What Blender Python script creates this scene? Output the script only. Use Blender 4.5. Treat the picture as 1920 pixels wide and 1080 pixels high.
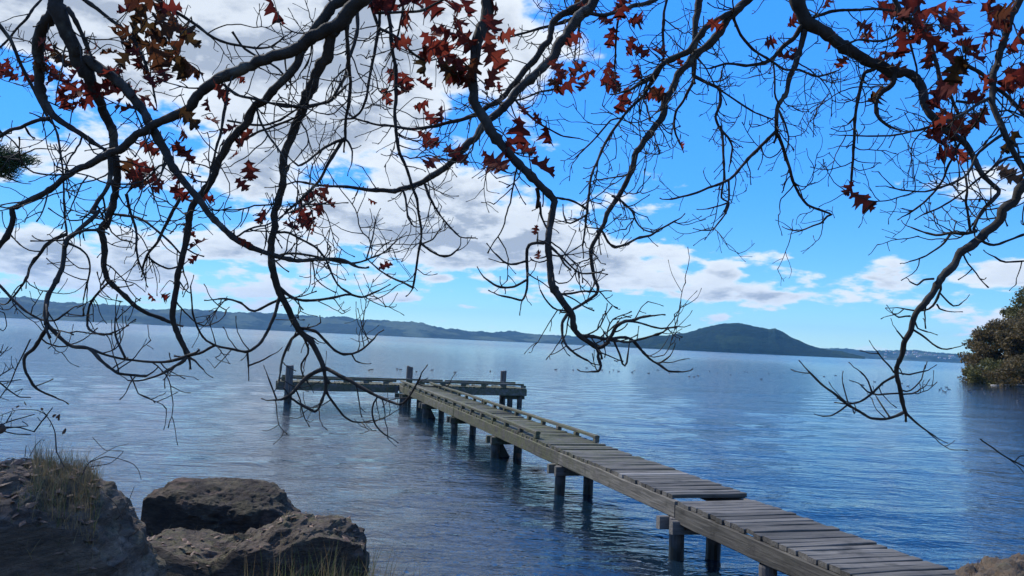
import bpy, math, random
import numpy as np
from mathutils import Vector, Matrix, Quaternion

for o in list(bpy.data.objects):
    bpy.data.objects.remove(o)
SC = bpy.context.scene
COL = SC.collection
rnd = random.Random(7)
rng = np.random.default_rng(11)

# ------------------------------------------------------------------ camera
FPX = 1450.0                                   # focal length in pixels of a 1920 wide frame
PITCH = math.atan(100 / 1450)
ROLL = math.radians(2.72)
CAM = np.array([0.0, 0.0, 2.5])
_F = np.array([0, math.cos(PITCH), math.sin(PITCH)])
_U0 = np.array([0, -math.sin(PITCH), math.cos(PITCH)])
_X = np.array([1.0, 0, 0])
_R = math.cos(ROLL) * _X + math.sin(ROLL) * _U0
_U = -math.sin(ROLL) * _X + math.cos(ROLL) * _U0
cd = bpy.data.cameras.new('camera')
cd.sensor_width = 36
cd.lens = 36 * FPX / 1920
cd.clip_start = 0.05
cd.clip_end = 80000
cam = bpy.data.objects.new('camera', cd)
COL.objects.link(cam)
M = Matrix(((_R[0], _U[0], -_F[0], CAM[0]), (_R[1], _U[1], -_F[1], CAM[1]), (_R[2], _U[2], -_F[2], CAM[2]), (0, 0, 0, 1)))
cam.matrix_world = M
SC.camera = cam


def ray(u, v):
    return _F + _R * (u - 960) / FPX - _U * (v - 540) / FPX


def at(u, v, depth):
    """the point seen at a place in the photograph, at a distance along the view axis"""
    return CAM + ray(u, v) * depth


def onz(u, v, z):
    d = ray(u, v)
    return CAM + d * (z - CAM[2]) / d[2]


def azel(u, v):
    d = ray(u, v)
    d = d / np.linalg.norm(d)
    return math.atan2(d[0], d[1]), math.asin(d[2])


# ------------------------------------------------------------------ world, sun, exposure
SUN_AZ = math.radians(-52)                     # left of the view, ahead
SUN_EL = math.radians(45)
W = bpy.data.worlds.new('World')
SC.world = W
W.use_nodes = True
wt = W.node_tree
wt.nodes.clear()


def wn(kind, **kw):
    n = wt.nodes.new(kind)
    for k, v in kw.items():
        setattr(n, k, v)
    return n


def wl(a, b):
    wt.links.new(a, b)


def wmath(op, a, b=None, c=None, clamp=False):
    n = wn('ShaderNodeMath', operation=op, use_clamp=clamp)
    for i, x in enumerate((a, b, c)):
        if x is None:
            continue
        if isinstance(x, (int, float)):
            n.inputs[i].default_value = x
        else:
            wl(x, n.inputs[i])
    return n.outputs[0]


def wmap(x, a, b, c=0.0, d=1.0, kind='SMOOTHSTEP'):
    n = wn('ShaderNodeMapRange', interpolation_type=kind)
    wl(x, n.inputs['Value'])
    for k, val in (('From Min', a), ('From Max', b), ('To Min', c), ('To Max', d)):
        n.inputs[k].default_value = val
    return n.outputs[0]


sky = wn('ShaderNodeTexSky', sky_type='NISHITA', sun_disc=False)
sky.sun_elevation = SUN_EL
sky.sun_rotation = SUN_AZ
sky.altitude = 300
sky.air_density = 1.15
sky.dust_density = 0.0
sky.ozone_density = 2.0
tc = wn('ShaderNodeTexCoord')
sx = wn('ShaderNodeSeparateXYZ')
wl(tc.outputs['Generated'], sx.inputs[0])
DX, DY, DZ = sx.outputs
AZ = wmath('ARCTAN2', DX, DY)
EL = wmath('ARCSINE', DZ)
den = wmath('ADD', wmath('MAXIMUM', DZ, 0.0), 0.27)
PXc = wmath('DIVIDE', DX, den)
PYc = wmath('DIVIDE', DY, den)
cp = wn('ShaderNodeCombineXYZ')
wl(PXc, cp.inputs[0])
wl(PYc, cp.inputs[1])
cp.inputs[2].default_value = 3.7


def wnoise(vec, scale, detail, rough, dist=0.0):
    n = wn('ShaderNodeTexNoise', noise_dimensions='3D')
    wl(vec, n.inputs['Vector'])
    n.inputs['Scale'].default_value = scale
    n.inputs['Detail'].default_value = detail
    n.inputs['Roughness'].default_value = rough
    n.inputs['Distortion'].default_value = dist
    return n.outputs[0]


def billow(vec):
    n1_ = wnoise(vec, 3.9, 9, 0.52, 0.15)
    v_ = wn('ShaderNodeTexVoronoi', voronoi_dimensions='2D', feature='SMOOTH_F1', normalize=True)
    wl(vec, v_.inputs['Vector'])
    for k_, x_ in (('Scale', 9.5), ('Detail', 3.0), ('Roughness', 0.55), ('Lacunarity', 2.3), ('Smoothness', 0.35)):
        v_.inputs[k_].default_value = x_
    a_ = wmath('ADD', 0.5, wmath('MULTIPLY', wmath('SUBTRACT', n1_, 0.5), 1.25))
    return wmath('ADD', a_, wmath('MULTIPLY', wmath('SUBTRACT', 0.36, v_.outputs['Distance']), 0.32))


N1 = billow(cp.outputs[0])
off = wn('ShaderNodeVectorMath', operation='MULTIPLY_ADD')   # the same cloud a little higher up and towards the sun
wl(cp.outputs[0], off.inputs[0])
off.inputs[1].default_value = (0.965, 0.965, 1.0)
off.inputs[2].default_value = (-0.02, 0.01, 0.0)
N2 = billow(off.outputs[0])
# where the weather has gathered its cloud: (u, v, half width, half height, weight) of each bank, kept as azimuth and elevation
BANKS = [
    (330, 60, 330, 150, 0.34), (760, 130, 260, 160, 0.30), (60, 10, 200, 90, 0.25), (620, 250, 150, 90, 0.20),
    (760, 430, 260, 90, 0.27), (1000, 430, 260, 85, 0.27), (1160, 480, 130, 60, 0.17), (60, 480, 190, 60, 0.28),
    (330, 510, 260, 45, 0.2), (420, 330, 160, 45, 0.17), (120, 290, 160, 40, 0.14),
    (1850, 350, 150, 55, 0.26), (1640, 530, 140, 26, 0.42), (1450, 556, 100, 13, 0.36), (1860, 505, 120, 28, 0.38), (1270, 470, 50, 22, 0.2),
    (1340, 510, 45, 14, 0.22), (1340, 597, 45, 8, 0.24), (822, 523, 30, 9, 0.3), (872, 575, 30, 7, 0.3), (755, 562, 34, 9, 0.24), (1110, 328, 40, 16, 0.2),
    (1650, 640, 50, 10, 0.22), (1330, 345, 60, 22, 0.12),
    (1520, 170, 380, 270, -0.30), (1150, 240, 170, 120, -0.20), (60, 395, 140, 45, -0.22), (900, 290, 130, 32, -0.15), (40, 210, 60, 50, -0.17),
    (830, 548, 130, 28, -0.12), (960, 600, 320, 24, -0.17), (1480, 420, 280, 75, -0.19), (1500, 610, 260, 30, -0.16), (300, 580, 260, 16, -0.08), (500, 250, 60, 30, -0.12), (1640, 450, 200, 30, -0.1),
]
cov = None
for (u, v, hw, hh, wgt) in BANKS:
    a0, e0 = azel(u, v)
    a1, _ = azel(u + hw, v)
    _, e1 = azel(u, v - hh)
    qa = wmath('MULTIPLY', wmath('SUBTRACT', AZ, a0), 1.0 / (a1 - a0))
    qe = wmath('MULTIPLY', wmath('SUBTRACT', EL, e0), 1.0 / (e1 - e0))
    q = wmath('ADD', wmath('MULTIPLY', qa, qa), wmath('MULTIPLY', qe, qe))
    g = wmath('MULTIPLY', wmath('POWER', 0.42, q), wgt * (0.78 if wgt > 0 else 1.0))
    cov = g if cov is None else wmath('ADD', cov, g)
# a fair-weather average away from the banks
cov = wmath('ADD', cov, 0.04)
thr = wmath('ADD', N1, cov)
ALPHA = wmap(thr, 0.57, 0.71)
thick = wmap(thr, 0.62, 0.93)
lit = wmap(wmath('SUBTRACT', N1, N2), -0.12, 0.12)
SHADE = wmath('MULTIPLY', thick, wmath('SUBTRACT', 1.35, wmath('MULTIPLY', lit, 1.05)), clamp=True)
mixc = wn('ShaderNodeMix', data_type='RGBA')
wl(SHADE, mixc.inputs['Factor'])
mixc.inputs['A'].default_value = (5.8, 6.2, 6.55, 1)
mixc.inputs['B'].default_value = (2.65, 3.05, 3.65, 1)
fade = wmath('MULTIPLY', ALPHA, wmap(DZ, -0.01, 0.035))
fade = wmath('MULTIPLY', fade, 0.97)
tint = wn('ShaderNodeMix', data_type='RGBA', blend_type='MULTIPLY')
tint.inputs['Factor'].default_value = 1.0
wl(sky.outputs[0], tint.inputs['A'])
clr = wn('ShaderNodeValToRGB')                 # the deep, clean blue of this air: paler and greener low down, deeper with height
for el_, p_, c_ in zip(range(3), (0.05, 0.40, 0.80), ((0.46, 0.76, 1.06), (0.34, 1.05, 2.05), (0.33, 1.28, 2.6))):
    while len(clr.color_ramp.elements) <= el_:
        clr.color_ramp.elements.new(p_)
    clr.color_ramp.elements[el_].position = p_
    clr.color_ramp.elements[el_].color = (c_[0] / 3, c_[1] / 3, c_[2] / 3, 1)
wl(wmath('MULTIPLY', wmath('MAXIMUM', DZ, 0.0), 2.0), clr.inputs[0])
cl3 = wn('ShaderNodeVectorMath', operation='SCALE')
cl3.inputs['Scale'].default_value = 3.0
wl(clr.outputs[0], cl3.inputs[0])
wl(cl3.outputs[0], tint.inputs['B'])
# the brightest air rolls off, as film does, without changing hue
sepb = wn('ShaderNodeSeparateColor')
wl(tint.outputs['Result'], sepb.inputs[0])
roll = wmath('DIVIDE', 2.65, wmath('ADD', 1.0, wmath('MULTIPLY', sepb.outputs[2], 0.25)))
skr = wn('ShaderNodeVectorMath', operation='SCALE')
wl(tint.outputs['Result'], skr.inputs[0])
wl(roll, skr.inputs['Scale'])
mixs = wn('ShaderNodeMix', data_type='RGBA')
wl(fade, mixs.inputs['Factor'])
wl(skr.outputs[0], mixs.inputs['A'])
wl(mixc.outputs['Result'], mixs.inputs['B'])
bg = wn('ShaderNodeBackground')
bg.inputs['Strength'].default_value = 0.10
wl(mixs.outputs['Result'], bg.inputs['Color'])
wo = wn('ShaderNodeOutputWorld')
wl(bg.outputs[0], wo.inputs['Surface'])
W.cycles.sampling_method = 'MANUAL'
W.cycles.sample_map_resolution = 512

sl = bpy.data.lights.new('sun', 'SUN')
sl.energy = 3.2
sl.angle = math.radians(0.6)
sl.color = (1.0, 0.95, 0.86)
sun = bpy.data.objects.new('sun', sl)
COL.objects.link(sun)
SUNV = Vector((math.sin(SUN_AZ) * math.cos(SUN_EL), math.cos(SUN_AZ) * math.cos(SUN_EL), math.sin(SUN_EL)))
sun.rotation_euler = SUNV.to_track_quat('Z', 'Y').to_euler()
sun.location = (-20, 15, 25)

vs = SC.view_settings
vs.view_transform = 'Standard'
vs.look = 'None'
vs.exposure = 0.72
vs.gamma = 1.0
vs.use_curve_mapping = False
SC.cycles.use_denoising = True
SC.cycles.max_bounces = 6
SC.cycles.volume_bounces = 0
SC.cycles.transparent_max_bounces = 4
SC.cycles.caustics_reflective = False
SC.cycles.caustics_refractive = False
SC.cycles.sample_clamp_indirect = 4


# ------------------------------------------------------------------ helpers
def tag(o, label=None, cat=None, group=None, kind=None):
    if label:
        o['label'] = label
    if cat:
        o['category'] = cat
    if group:
        o['group'] = group
    if kind:
        o['kind'] = kind
    return o


def empty(name, loc=(0, 0, 0), rz=0.0):
    o = bpy.data.objects.new(name, None)
    o.location = loc
    o.rotation_euler = (0, 0, rz)
    o.empty_display_size = 0.2
    COL.objects.link(o)
    return o


def mesh_data(name, verts, faces, mats, smooth=True, mat_idx=None):
    me = bpy.data.meshes.new(name)
    verts = np.asarray(verts, dtype=np.float32)
    me.from_pydata(verts.tolist() if len(verts) < 3 else [tuple(x) for x in verts.tolist()], [], faces)
    for m in (mats if isinstance(mats, (list, tuple)) else [mats]):
        me.materials.append(m)
    if smooth:
        me.polygons.foreach_set('use_smooth', np.ones(len(me.polygons), dtype=bool))
    if mat_idx is not None:
        me.polygons.foreach_set('material_index', np.asarray(mat_idx, dtype=np.int32))
    me.update()
    return me


def link(name, me, parent=None, loc=None, rot=None, scale=None):
    o = bpy.data.objects.new(name, me)
    COL.objects.link(o)
    if parent is not None:
        o.parent = parent
    if loc is not None:
        o.location = loc
    if rot is not None:
        o.rotation_euler = rot
    if scale is not None:
        o.scale = scale
    return o


class MB:
    """collects vertices and faces of one mesh"""

    def __init__(self):
        self.v, self.f, self.m = [], [], []
        self.mi = 0

    def add(self, vs_, fs_):
        b = len(self.v)
        self.v.extend([tuple(map(float, p)) for p in vs_])
        self.f.extend([tuple(b + i for i in q) for q in fs_])
        self.m.extend([self.mi] * len(fs_))

    def box(self, x0, x1, y0, y1, z0, z1, bev=0.0, jit=0.0):
        """a box with chamfered edges (24 vertices)"""
        c = np.array([(x0 + x1) / 2, (y0 + y1) / 2, (z0 + z1) / 2])
        h = np.array([(x1 - x0) / 2, (y1 - y0) / 2, (z1 - z0) / 2])
        if bev <= 0:
            P = [c + h * np.array(s) for s in [(-1, -1, -1), (1, -1, -1), (1, 1, -1), (-1, 1, -1), (-1, -1, 1), (1, -1, 1), (1, 1, 1), (-1, 1, 1)]]
            self.add(P, [(0, 3, 2, 1), (4, 5, 6, 7), (0, 1, 5, 4), (1, 2, 6, 5), (2, 3, 7, 6), (3, 0, 4, 7)])
            return
        idx, P = {}, []
        for sx_ in (-1, 1):
            for sy_ in (-1, 1):
                for sz_ in (-1, 1):
                    s = np.array([sx_, sy_, sz_])
                    for ax in range(3):
                        q = h - bev
                        q = q.copy()
                        q[ax] = h[ax]
                        idx[(sx_, sy_, sz_, ax)] = len(P)
                        P.append(c + s * q + (rng.normal(size=3) * jit if jit else 0))
        Fs = []

        def quad(a, b, c_, d, outward):
            pts = [P[i] for i in (a, b, c_, d)]
            n = np.cross(pts[1] - pts[0], pts[2] - pts[0])
            Fs.append((a, b, c_, d) if n @ outward > 0 else (d, c_, b, a))
        for ax in range(3):
            o1, o2 = [i for i in range(3) if i != ax]
            for s in (-1, 1):
                k = []
                for (a, b) in ((-1, -1), (1, -1), (1, 1), (-1, 1)):
                    t = [0, 0, 0]
                    t[ax], t[o1], t[o2] = s, a, b
                    k.append(idx[(t[0], t[1], t[2], ax)])
                nrm = np.zeros(3)
                nrm[ax] = s
                quad(*k, nrm)
        for ax in range(3):
            o1, o2 = [i for i in range(3) if i != ax]
            for a in (-1, 1):
                for b in (-1, 1):
                    t0, t1 = [0, 0, 0], [0, 0, 0]
                    t0[ax], t1[ax] = -1, 1
                    t0[o1] = t1[o1] = a
                    t0[o2] = t1[o2] = b
                    nrm = np.zeros(3)
                    nrm[o1], nrm[o2] = a, b
                    quad(idx[(*t0, o1)], idx[(*t1, o1)], idx[(*t1, o2)], idx[(*t0, o2)], nrm)
        for sx_ in (-1, 1):
            for sy_ in (-1, 1):
                for sz_ in (-1, 1):
                    a, b, c_ = (idx[(sx_, sy_, sz_, k)] for k in range(3))
                    n = np.cross(P[b] - P[a], P[c_] - P[a])
                    Fs.append((a, b, c_) if n @ np.array([sx_, sy_, sz_]) > 0 else (c_, b, a))
        self.add(P, Fs)

    def tube(self, pts, rad, n=6, cap=True, lump=0.0):
        pts = np.asarray(pts, float)
        rad = np.asarray(rad, float)
        k = len(pts)
        tan = np.gradient(pts, axis=0)
        tan /= np.linalg.norm(tan, axis=1)[:, None] + 1e-12
        up = np.array([0, 0, 1.0]) if abs(tan[0][2]) < 0.9 else np.array([1.0, 0, 0])
        a = np.cross(tan[0], up)
        a /= np.linalg.norm(a)
        V = []
        ang = np.linspace(0, 2 * math.pi, n, endpoint=False)
        for i in range(k):
            a = a - tan[i] * (a @ tan[i])
            a /= np.linalg.norm(a) + 1e-12
            b = np.cross(tan[i], a)
            rr = rad[i] * (1 + (rng.normal(size=n) * lump if lump else 0))
            V.append(pts[i] + (np.cos(ang) * rr)[:, None] * a + (np.sin(ang) * rr)[:, None] * b)
        V = np.concatenate(V)
        Fs = []
        for i in range(k - 1):
            for j in range(n):
                j2 = (j + 1) % n
                Fs.append((i * n + j, i * n + j2, (i + 1) * n + j2, (i + 1) * n + j))
        if cap:
            Fs.append(tuple(range(n))[::-1])
            Fs.append(tuple((k - 1) * n + j for j in range(n)))
        self.add(V, Fs)

    def data(self, name, mats, smooth=False):
        return mesh_data(name, self.v, self.f, mats, smooth, self.m if isinstance(mats, (list, tuple)) and len(mats) > 1 else None)

    def build(self, name, mats, parent=None, smooth=False, **kw):
        return link(name, self.data(name, mats, smooth), parent, **kw)


# vectorised value noise for shaping geometry
_perm = rng.permutation(4096)


def _hash(i, j, k):
    return _perm[(_perm[(_perm[i & 4095] + j) & 4095] + k) & 4095] / 4095.0


def vnoise(p):
    p = np.asarray(p, float)
    i = np.floor(p).astype(int)
    f = p - i
    f = f * f * (3 - 2 * f)
    out = 0
    for a in (0, 1):
        for b in (0, 1):
            for c in (0, 1):
                w = (f[..., 0] if a else 1 - f[..., 0]) * (f[..., 1] if b else 1 - f[..., 1]) * (f[..., 2] if c else 1 - f[..., 2])
                out = out + w * _hash(i[..., 0] + a, i[..., 1] + b, i[..., 2] + c)
    return out * 2 - 1


def fbm(p, octv=5, gain=0.5, lac=2.03):
    p = np.asarray(p, float)
    s, a = 0, 1.0
    for o in range(octv):
        s = s + a * vnoise(p + 17.3 * o)
        p = p * lac
        a *= gain
    return s


# ------------------------------------------------------------------ materials
class Mat:
    def __init__(self, name):
        self.m = bpy.data.materials.new(name)
        self.m.use_nodes = True
        self.t = self.m.node_tree
        self.b = self.t.nodes['Principled BSDF']
        self.out = self.t.nodes['Material Output']

    def n(self, kind, **kw):
        x = self.t.nodes.new(kind)
        for k, v in kw.items():
            setattr(x, k, v)
        return x

    def l(self, a, b):
        self.t.links.new(a, b)

    def coord(self, which='Object', scale=(1, 1, 1), rot=(0, 0, 0)):
        c = self.n('ShaderNodeTexCoord')
        mp = self.n('ShaderNodeMapping')
        mp.inputs['Scale'].default_value = scale
        mp.inputs['Rotation'].default_value = rot
        self.l(c.outputs[which], mp.inputs[0])
        return mp.outputs[0]

    def world(self, scale=(1, 1, 1), rot=(0, 0, 0)):
        c = self.n('ShaderNodeNewGeometry')
        mp = self.n('ShaderNodeMapping')
        mp.inputs['Scale'].default_value = scale
        mp.inputs['Rotation'].default_value = rot
        self.l(c.outputs['Position'], mp.inputs[0])
        return mp.outputs[0]

    def noise(self, vec, scale, detail=4, rough=0.55, dist=0.0):
        x = self.n('ShaderNodeTexNoise')
        self.l(vec, x.inputs['Vector'])
        x.inputs['Scale'].default_value = scale
        x.inputs['Detail'].default_value = detail
        x.inputs['Roughness'].default_value = rough
        x.inputs['Distortion'].default_value = dist
        return x.outputs[0]

    def ramp(self, fac, stops):
        x = self.n('ShaderNodeValToRGB')
        self.l(fac, x.inputs[0])
        e = x.color_ramp.elements
        while len(e) < len(stops):
            e.new(0.5)
        for q, (p, c) in zip(e, stops):
            q.position = p
            q.color = (*c, 1) if len(c) == 3 else c
        return x.outputs[0]

    def math(self, op, a, b=None, clamp=False):
        x = self.n('ShaderNodeMath', operation=op, use_clamp=clamp)
        for i, y in enumerate((a, b)):
            if y is None:
                continue
            if isinstance(y, (int, float)):
                x.inputs[i].default_value = y
            else:
                self.l(y, x.inputs[i])
        return x.outputs[0]

    def maprange(self, x, a, b, c=0.0, d=1.0):
        q = self.n('ShaderNodeMapRange', interpolation_type='SMOOTHSTEP')
        self.l(x, q.inputs['Value'])
        for k, val in (('From Min', a), ('From Max', b), ('To Min', c), ('To Max', d)):
            q.inputs[k].default_value = val
        return q.outputs[0]

    def mix(self, fac, a, b, mode='MIX'):
        x = self.n('ShaderNodeMix', data_type='RGBA', blend_type=mode)
        for sock, y in ((x.inputs['Factor'], fac), (x.inputs['A'], a), (x.inputs['B'], b)):
            if isinstance(y, (int, float)):
                sock.default_value = y
            elif isinstance(y, tuple):
                sock.default_value = (*y, 1) if len(y) == 3 else y
            else:
                self.l(y, sock)
        return x.outputs['Result']

    def color(self, c):
        if isinstance(c, tuple):
            self.b.inputs['Base Color'].default_value = (*c, 1)
        else:
            self.l(c, self.b.inputs['Base Color'])

    def rough(self, r):
        if isinstance(r, (int, float)):
            self.b.inputs['Roughness'].default_value = r
        else:
            self.l(r, self.b.inputs['Roughness'])

    def spec(self, s):
        self.b.inputs['Specular IOR Level'].default_value = s

    def bump(self, h, strength=0.5, distance=0.02, prev=None):
        x = self.n('ShaderNodeBump')
        x.inputs['Strength'].default_value = strength
        x.inputs['Distance'].default_value = distance
        self.l(h, x.inputs['Height'])
        if prev is not None:
            self.l(prev, x.inputs['Normal'])
        self.l(x.outputs[0], self.b.inputs['Normal'])
        return x.outputs[0]

    def objrand(self):
        return self.n('ShaderNodeObjectInfo').outputs['Random']


def m_bark():
    m = Mat('bark')
    p = m.world()
    a = m.noise(p, 14, 5, 0.6)
    c = m.ramp(a, [(0.3, (0.02, 0.018, 0.015)), (0.55, (0.038, 0.034, 0.029)), (0.8, (0.075, 0.07, 0.062))])
    li = m.maprange(m.noise(p, 5.5, 5, 0.65), 0.56, 0.68)
    c = m.mix(m.math('MULTIPLY', li, 0.45), c, (0.14, 0.145, 0.12))
    m.color(c)
    m.rough(0.85)
    m.spec(0.25)
    m.bump(m.noise(p, 55, 4, 0.65), 0.5, 0.006)
    return m.m


def m_leaf(name, cols, tr):
    m = Mat(name)
    p = m.coord('Object')
    r = m.objrand()
    base = m.ramp(r, cols)
    v = m.noise(p, 30, 4, 0.6)
    c = m.mix(m.maprange(v, 0.35, 0.7), base, (0.06, 0.022, 0.018), 'MIX')
    c = m.mix(0.55, base, c)
    m.color(c)
    m.rough(0.75)
    m.spec(0.08)
    tl = m.n('ShaderNodeBsdfTranslucent')
    m.l(m.mix(1.0, base, tr, 'MULTIPLY'), tl.inputs[0])
    ms = m.n('ShaderNodeMixShader')
    ms.inputs[0].default_value = 0.42
    m.l(m.b.outputs[0], ms.inputs[1])
    m.l(tl.outputs[0], ms.inputs[2])
    m.l(ms.outputs[0], m.out.inputs['Surface'])
    m.bump(v, 0.3, 0.004)
    return m.m


def m_wood(name, dark, mid, light, moss=0.0, axis=0):
    """weathered timber: long grain along one local axis, a tone per piece, stains and moss"""
    m = Mat(name)
    sc = [9.0, 9.0, 9.0]
    sc[axis] = 0.6
    oi = m.n('ShaderNodeObjectInfo')
    tcn = m.n('ShaderNodeTexCoord')
    ad = m.n('ShaderNodeVectorMath', operation='ADD')
    m.l(tcn.outputs['Object'], ad.inputs[0])
    sh = m.n('ShaderNodeVectorMath', operation='SCALE')
    sh.inputs[0].default_value = (13.7, 31.1, 7.9)
    m.l(oi.outputs['Random'], sh.inputs['Scale'])
    m.l(sh.outputs[0], ad.inputs[1])
    mp = m.n('ShaderNodeMapping')
    mp.inputs['Scale'].default_value = sc
    m.l(ad.outputs[0], mp.inputs[0])
    g = m.noise(mp.outputs[0], 4.0, 6, 0.65, 0.4)
    c = m.ramp(g, [(0.25, dark), (0.5, mid), (0.78, light)])
    tone = m.maprange(oi.outputs['Random'], 0.0, 1.0, 0.62, 1.25)
    hv = m.n('ShaderNodeHueSaturation')
    m.l(c, hv.inputs['Color'])
    m.l(tone, hv.inputs['Value'])
    c = hv.outputs[0]
    p = m.world()
    st = m.maprange(m.noise(p, 3.2, 5, 0.65), 0.5, 0.72)
    c = m.mix(m.math('MULTIPLY', st, 0.65), c, tuple(x * 0.45 for x in dark))
    if moss > 0:
        geo = m.n('ShaderNodeNewGeometry')
        sy = m.n('ShaderNodeSeparateXYZ')
        m.l(geo.outputs['Position'], sy.inputs[0])
        far = m.maprange(sy.outputs[1], 9.5, 16.0, 0.08, 1.0)
        mo = m.maprange(m.noise(p, 6.0, 6, 0.7), 0.36, 0.58)
        mo = m.math('MULTIPLY', m.math('MULTIPLY', mo, far), moss, clamp=True)
        c = m.mix(mo, c, m.ramp(m.noise(p, 22, 3), [(0.3, (0.042, 0.048, 0.018)), (0.7, (0.125, 0.125, 0.058))]))
    m.color(c)
    m.rough(0.82)
    m.spec(0.3)
    m.bump(g, 0.6, 0.012)
    return m.m


def m_pile():
    m = Mat('pile_timber')
    p = m.world((6, 6, 0.8))
    g = m.noise(p, 3.0, 5, 0.6)
    c = m.ramp(g, [(0.3, (0.05, 0.045, 0.042)), (0.7, (0.14, 0.125, 0.11))])
    geo = m.n('ShaderNodeNewGeometry')
    sy = m.n('ShaderNodeSeparateXYZ')
    m.l(geo.outputs['Position'], sy.inputs[0])
    wet = m.math('ADD', sy.outputs[2], m.math('MULTIPLY', m.noise(m.world(), 6, 4), 0.25))
    c = m.mix(m.maprange(wet, 0.24, 0.38, 1.0, 0.0), c, (0.018, 0.02, 0.016))
    rust = m.maprange(m.noise(m.world(), 4.5, 4, 0.6), 0.63, 0.7)
    c = m.mix(m.math('MULTIPLY', rust, 0.5), c, (0.2, 0.09, 0.04))
    m.color(c)
    m.rough(m.maprange(wet, 0.24, 0.38, 0.35, 0.85))
    m.bump(g, 0.5, 0.012)
    return m.m


def m_rock(name, moss=0.5, tone=1.0):
    m = Mat(name)
    p = m.world()
    ps = m.world((1, 1, 3.6), (0.22, 0.12, 0))
    big = m.noise(ps, 1.5, 7, 0.66, 0.9)
    fine = m.noise(ps, 8, 8, 0.72, 0.5)
    c = m.ramp(big, [(0.28, tuple(x * tone for x in (0.06, 0.05, 0.042))), (0.5, tuple(x * tone for x in (0.22, 0.165, 0.115))), (0.75, tuple(x * tone for x in (0.38, 0.295, 0.21)))])
    c = m.mix(m.maprange(fine, 0.35, 0.7, 0.0, 0.75), c, tuple(x * tone for x in (0.05, 0.044, 0.04)))
    c = m.mix(m.maprange(m.noise(p, 3.1, 5, 0.6), 0.55, 0.7, 0, 0.55), c, (0.17, 0.11, 0.08))
    vo = m.n('ShaderNodeTexVoronoi', feature='DISTANCE_TO_EDGE')
    wv = m.n('ShaderNodeVectorMath', operation='MULTIPLY_ADD')
    nz_ = m.n('ShaderNodeTexNoise')
    m.l(p, nz_.inputs['Vector'])
    nz_.inputs['Scale'].default_value = 3.0
    nz_.inputs['Detail'].default_value = 5
    m.l(nz_.outputs['Color'], wv.inputs[0])
    wv.inputs[1].default_value = (1.1, 1.1, 1.1)
    m.l(ps, wv.inputs[2])
    m.l(wv.outputs[0], vo.inputs['Vector'])
    vo.inputs['Scale'].default_value = 1.9
    crack = m.maprange(vo.outputs['Distance'], 0.0, 0.045)
    c = m.mix(m.math('MULTIPLY', m.math('SUBTRACT', 1.0, crack), m.maprange(m.noise(p, 2.3, 3), 0.42, 0.6, 0.0, 0.7)), c, (0.02, 0.018, 0.016))
    geo = m.n('ShaderNodeNewGeometry')
    sy = m.n('ShaderNodeSeparateXYZ')
    m.l(geo.outputs['Normal'], sy.inputs[0])
    mo = m.math('MULTIPLY', m.maprange(m.noise(p, 4.2, 6, 0.7), 0.46, 0.6), m.maprange(sy.outputs[2], 0.15, 0.7, 0.1, 1.0))
    c = m.mix(m.math('MULTIPLY', mo, moss), c, m.ramp(m.noise(p, 30, 3), [(0.35, (0.05, 0.055, 0.02)), (0.65, (0.17, 0.14, 0.075))]))
    m.color(c)
    m.rough(0.92)
    m.spec(0.2)
    b0 = m.bump(crack, 0.35, 0.03)
    b1 = m.bump(big, 0.7, 0.10, b0)
    m.bump(fine, 1.0, 0.045, b1)
    return m.m


def m_ground():
    m = Mat('shore_earth')
    p = m.world()
    c = m.ramp(m.noise(p, 2.2, 7, 0.65), [(0.3, (0.05, 0.034, 0.02)), (0.55, (0.125, 0.085, 0.05)), (0.8, (0.22, 0.165, 0.105))])
    f = m.noise(p, 26, 6, 0.7)
    c = m.mix(m.maprange(f, 0.4, 0.65, 0, 0.8), c, (0.075, 0.06, 0.042))
    gr = m.maprange(m.noise(p, 0.9, 5, 0.6), 0.5, 0.62)
    c = m.mix(m.math('MULTIPLY', gr, 0.5), c, (0.075, 0.085, 0.035))
    m.color(c)
    m.rough(0.95)
    b = m.bump(m.noise(p, 5, 6, 0.65), 0.7, 0.09)
    m.bump(f, 0.9, 0.03, b)
    return m.m


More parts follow.
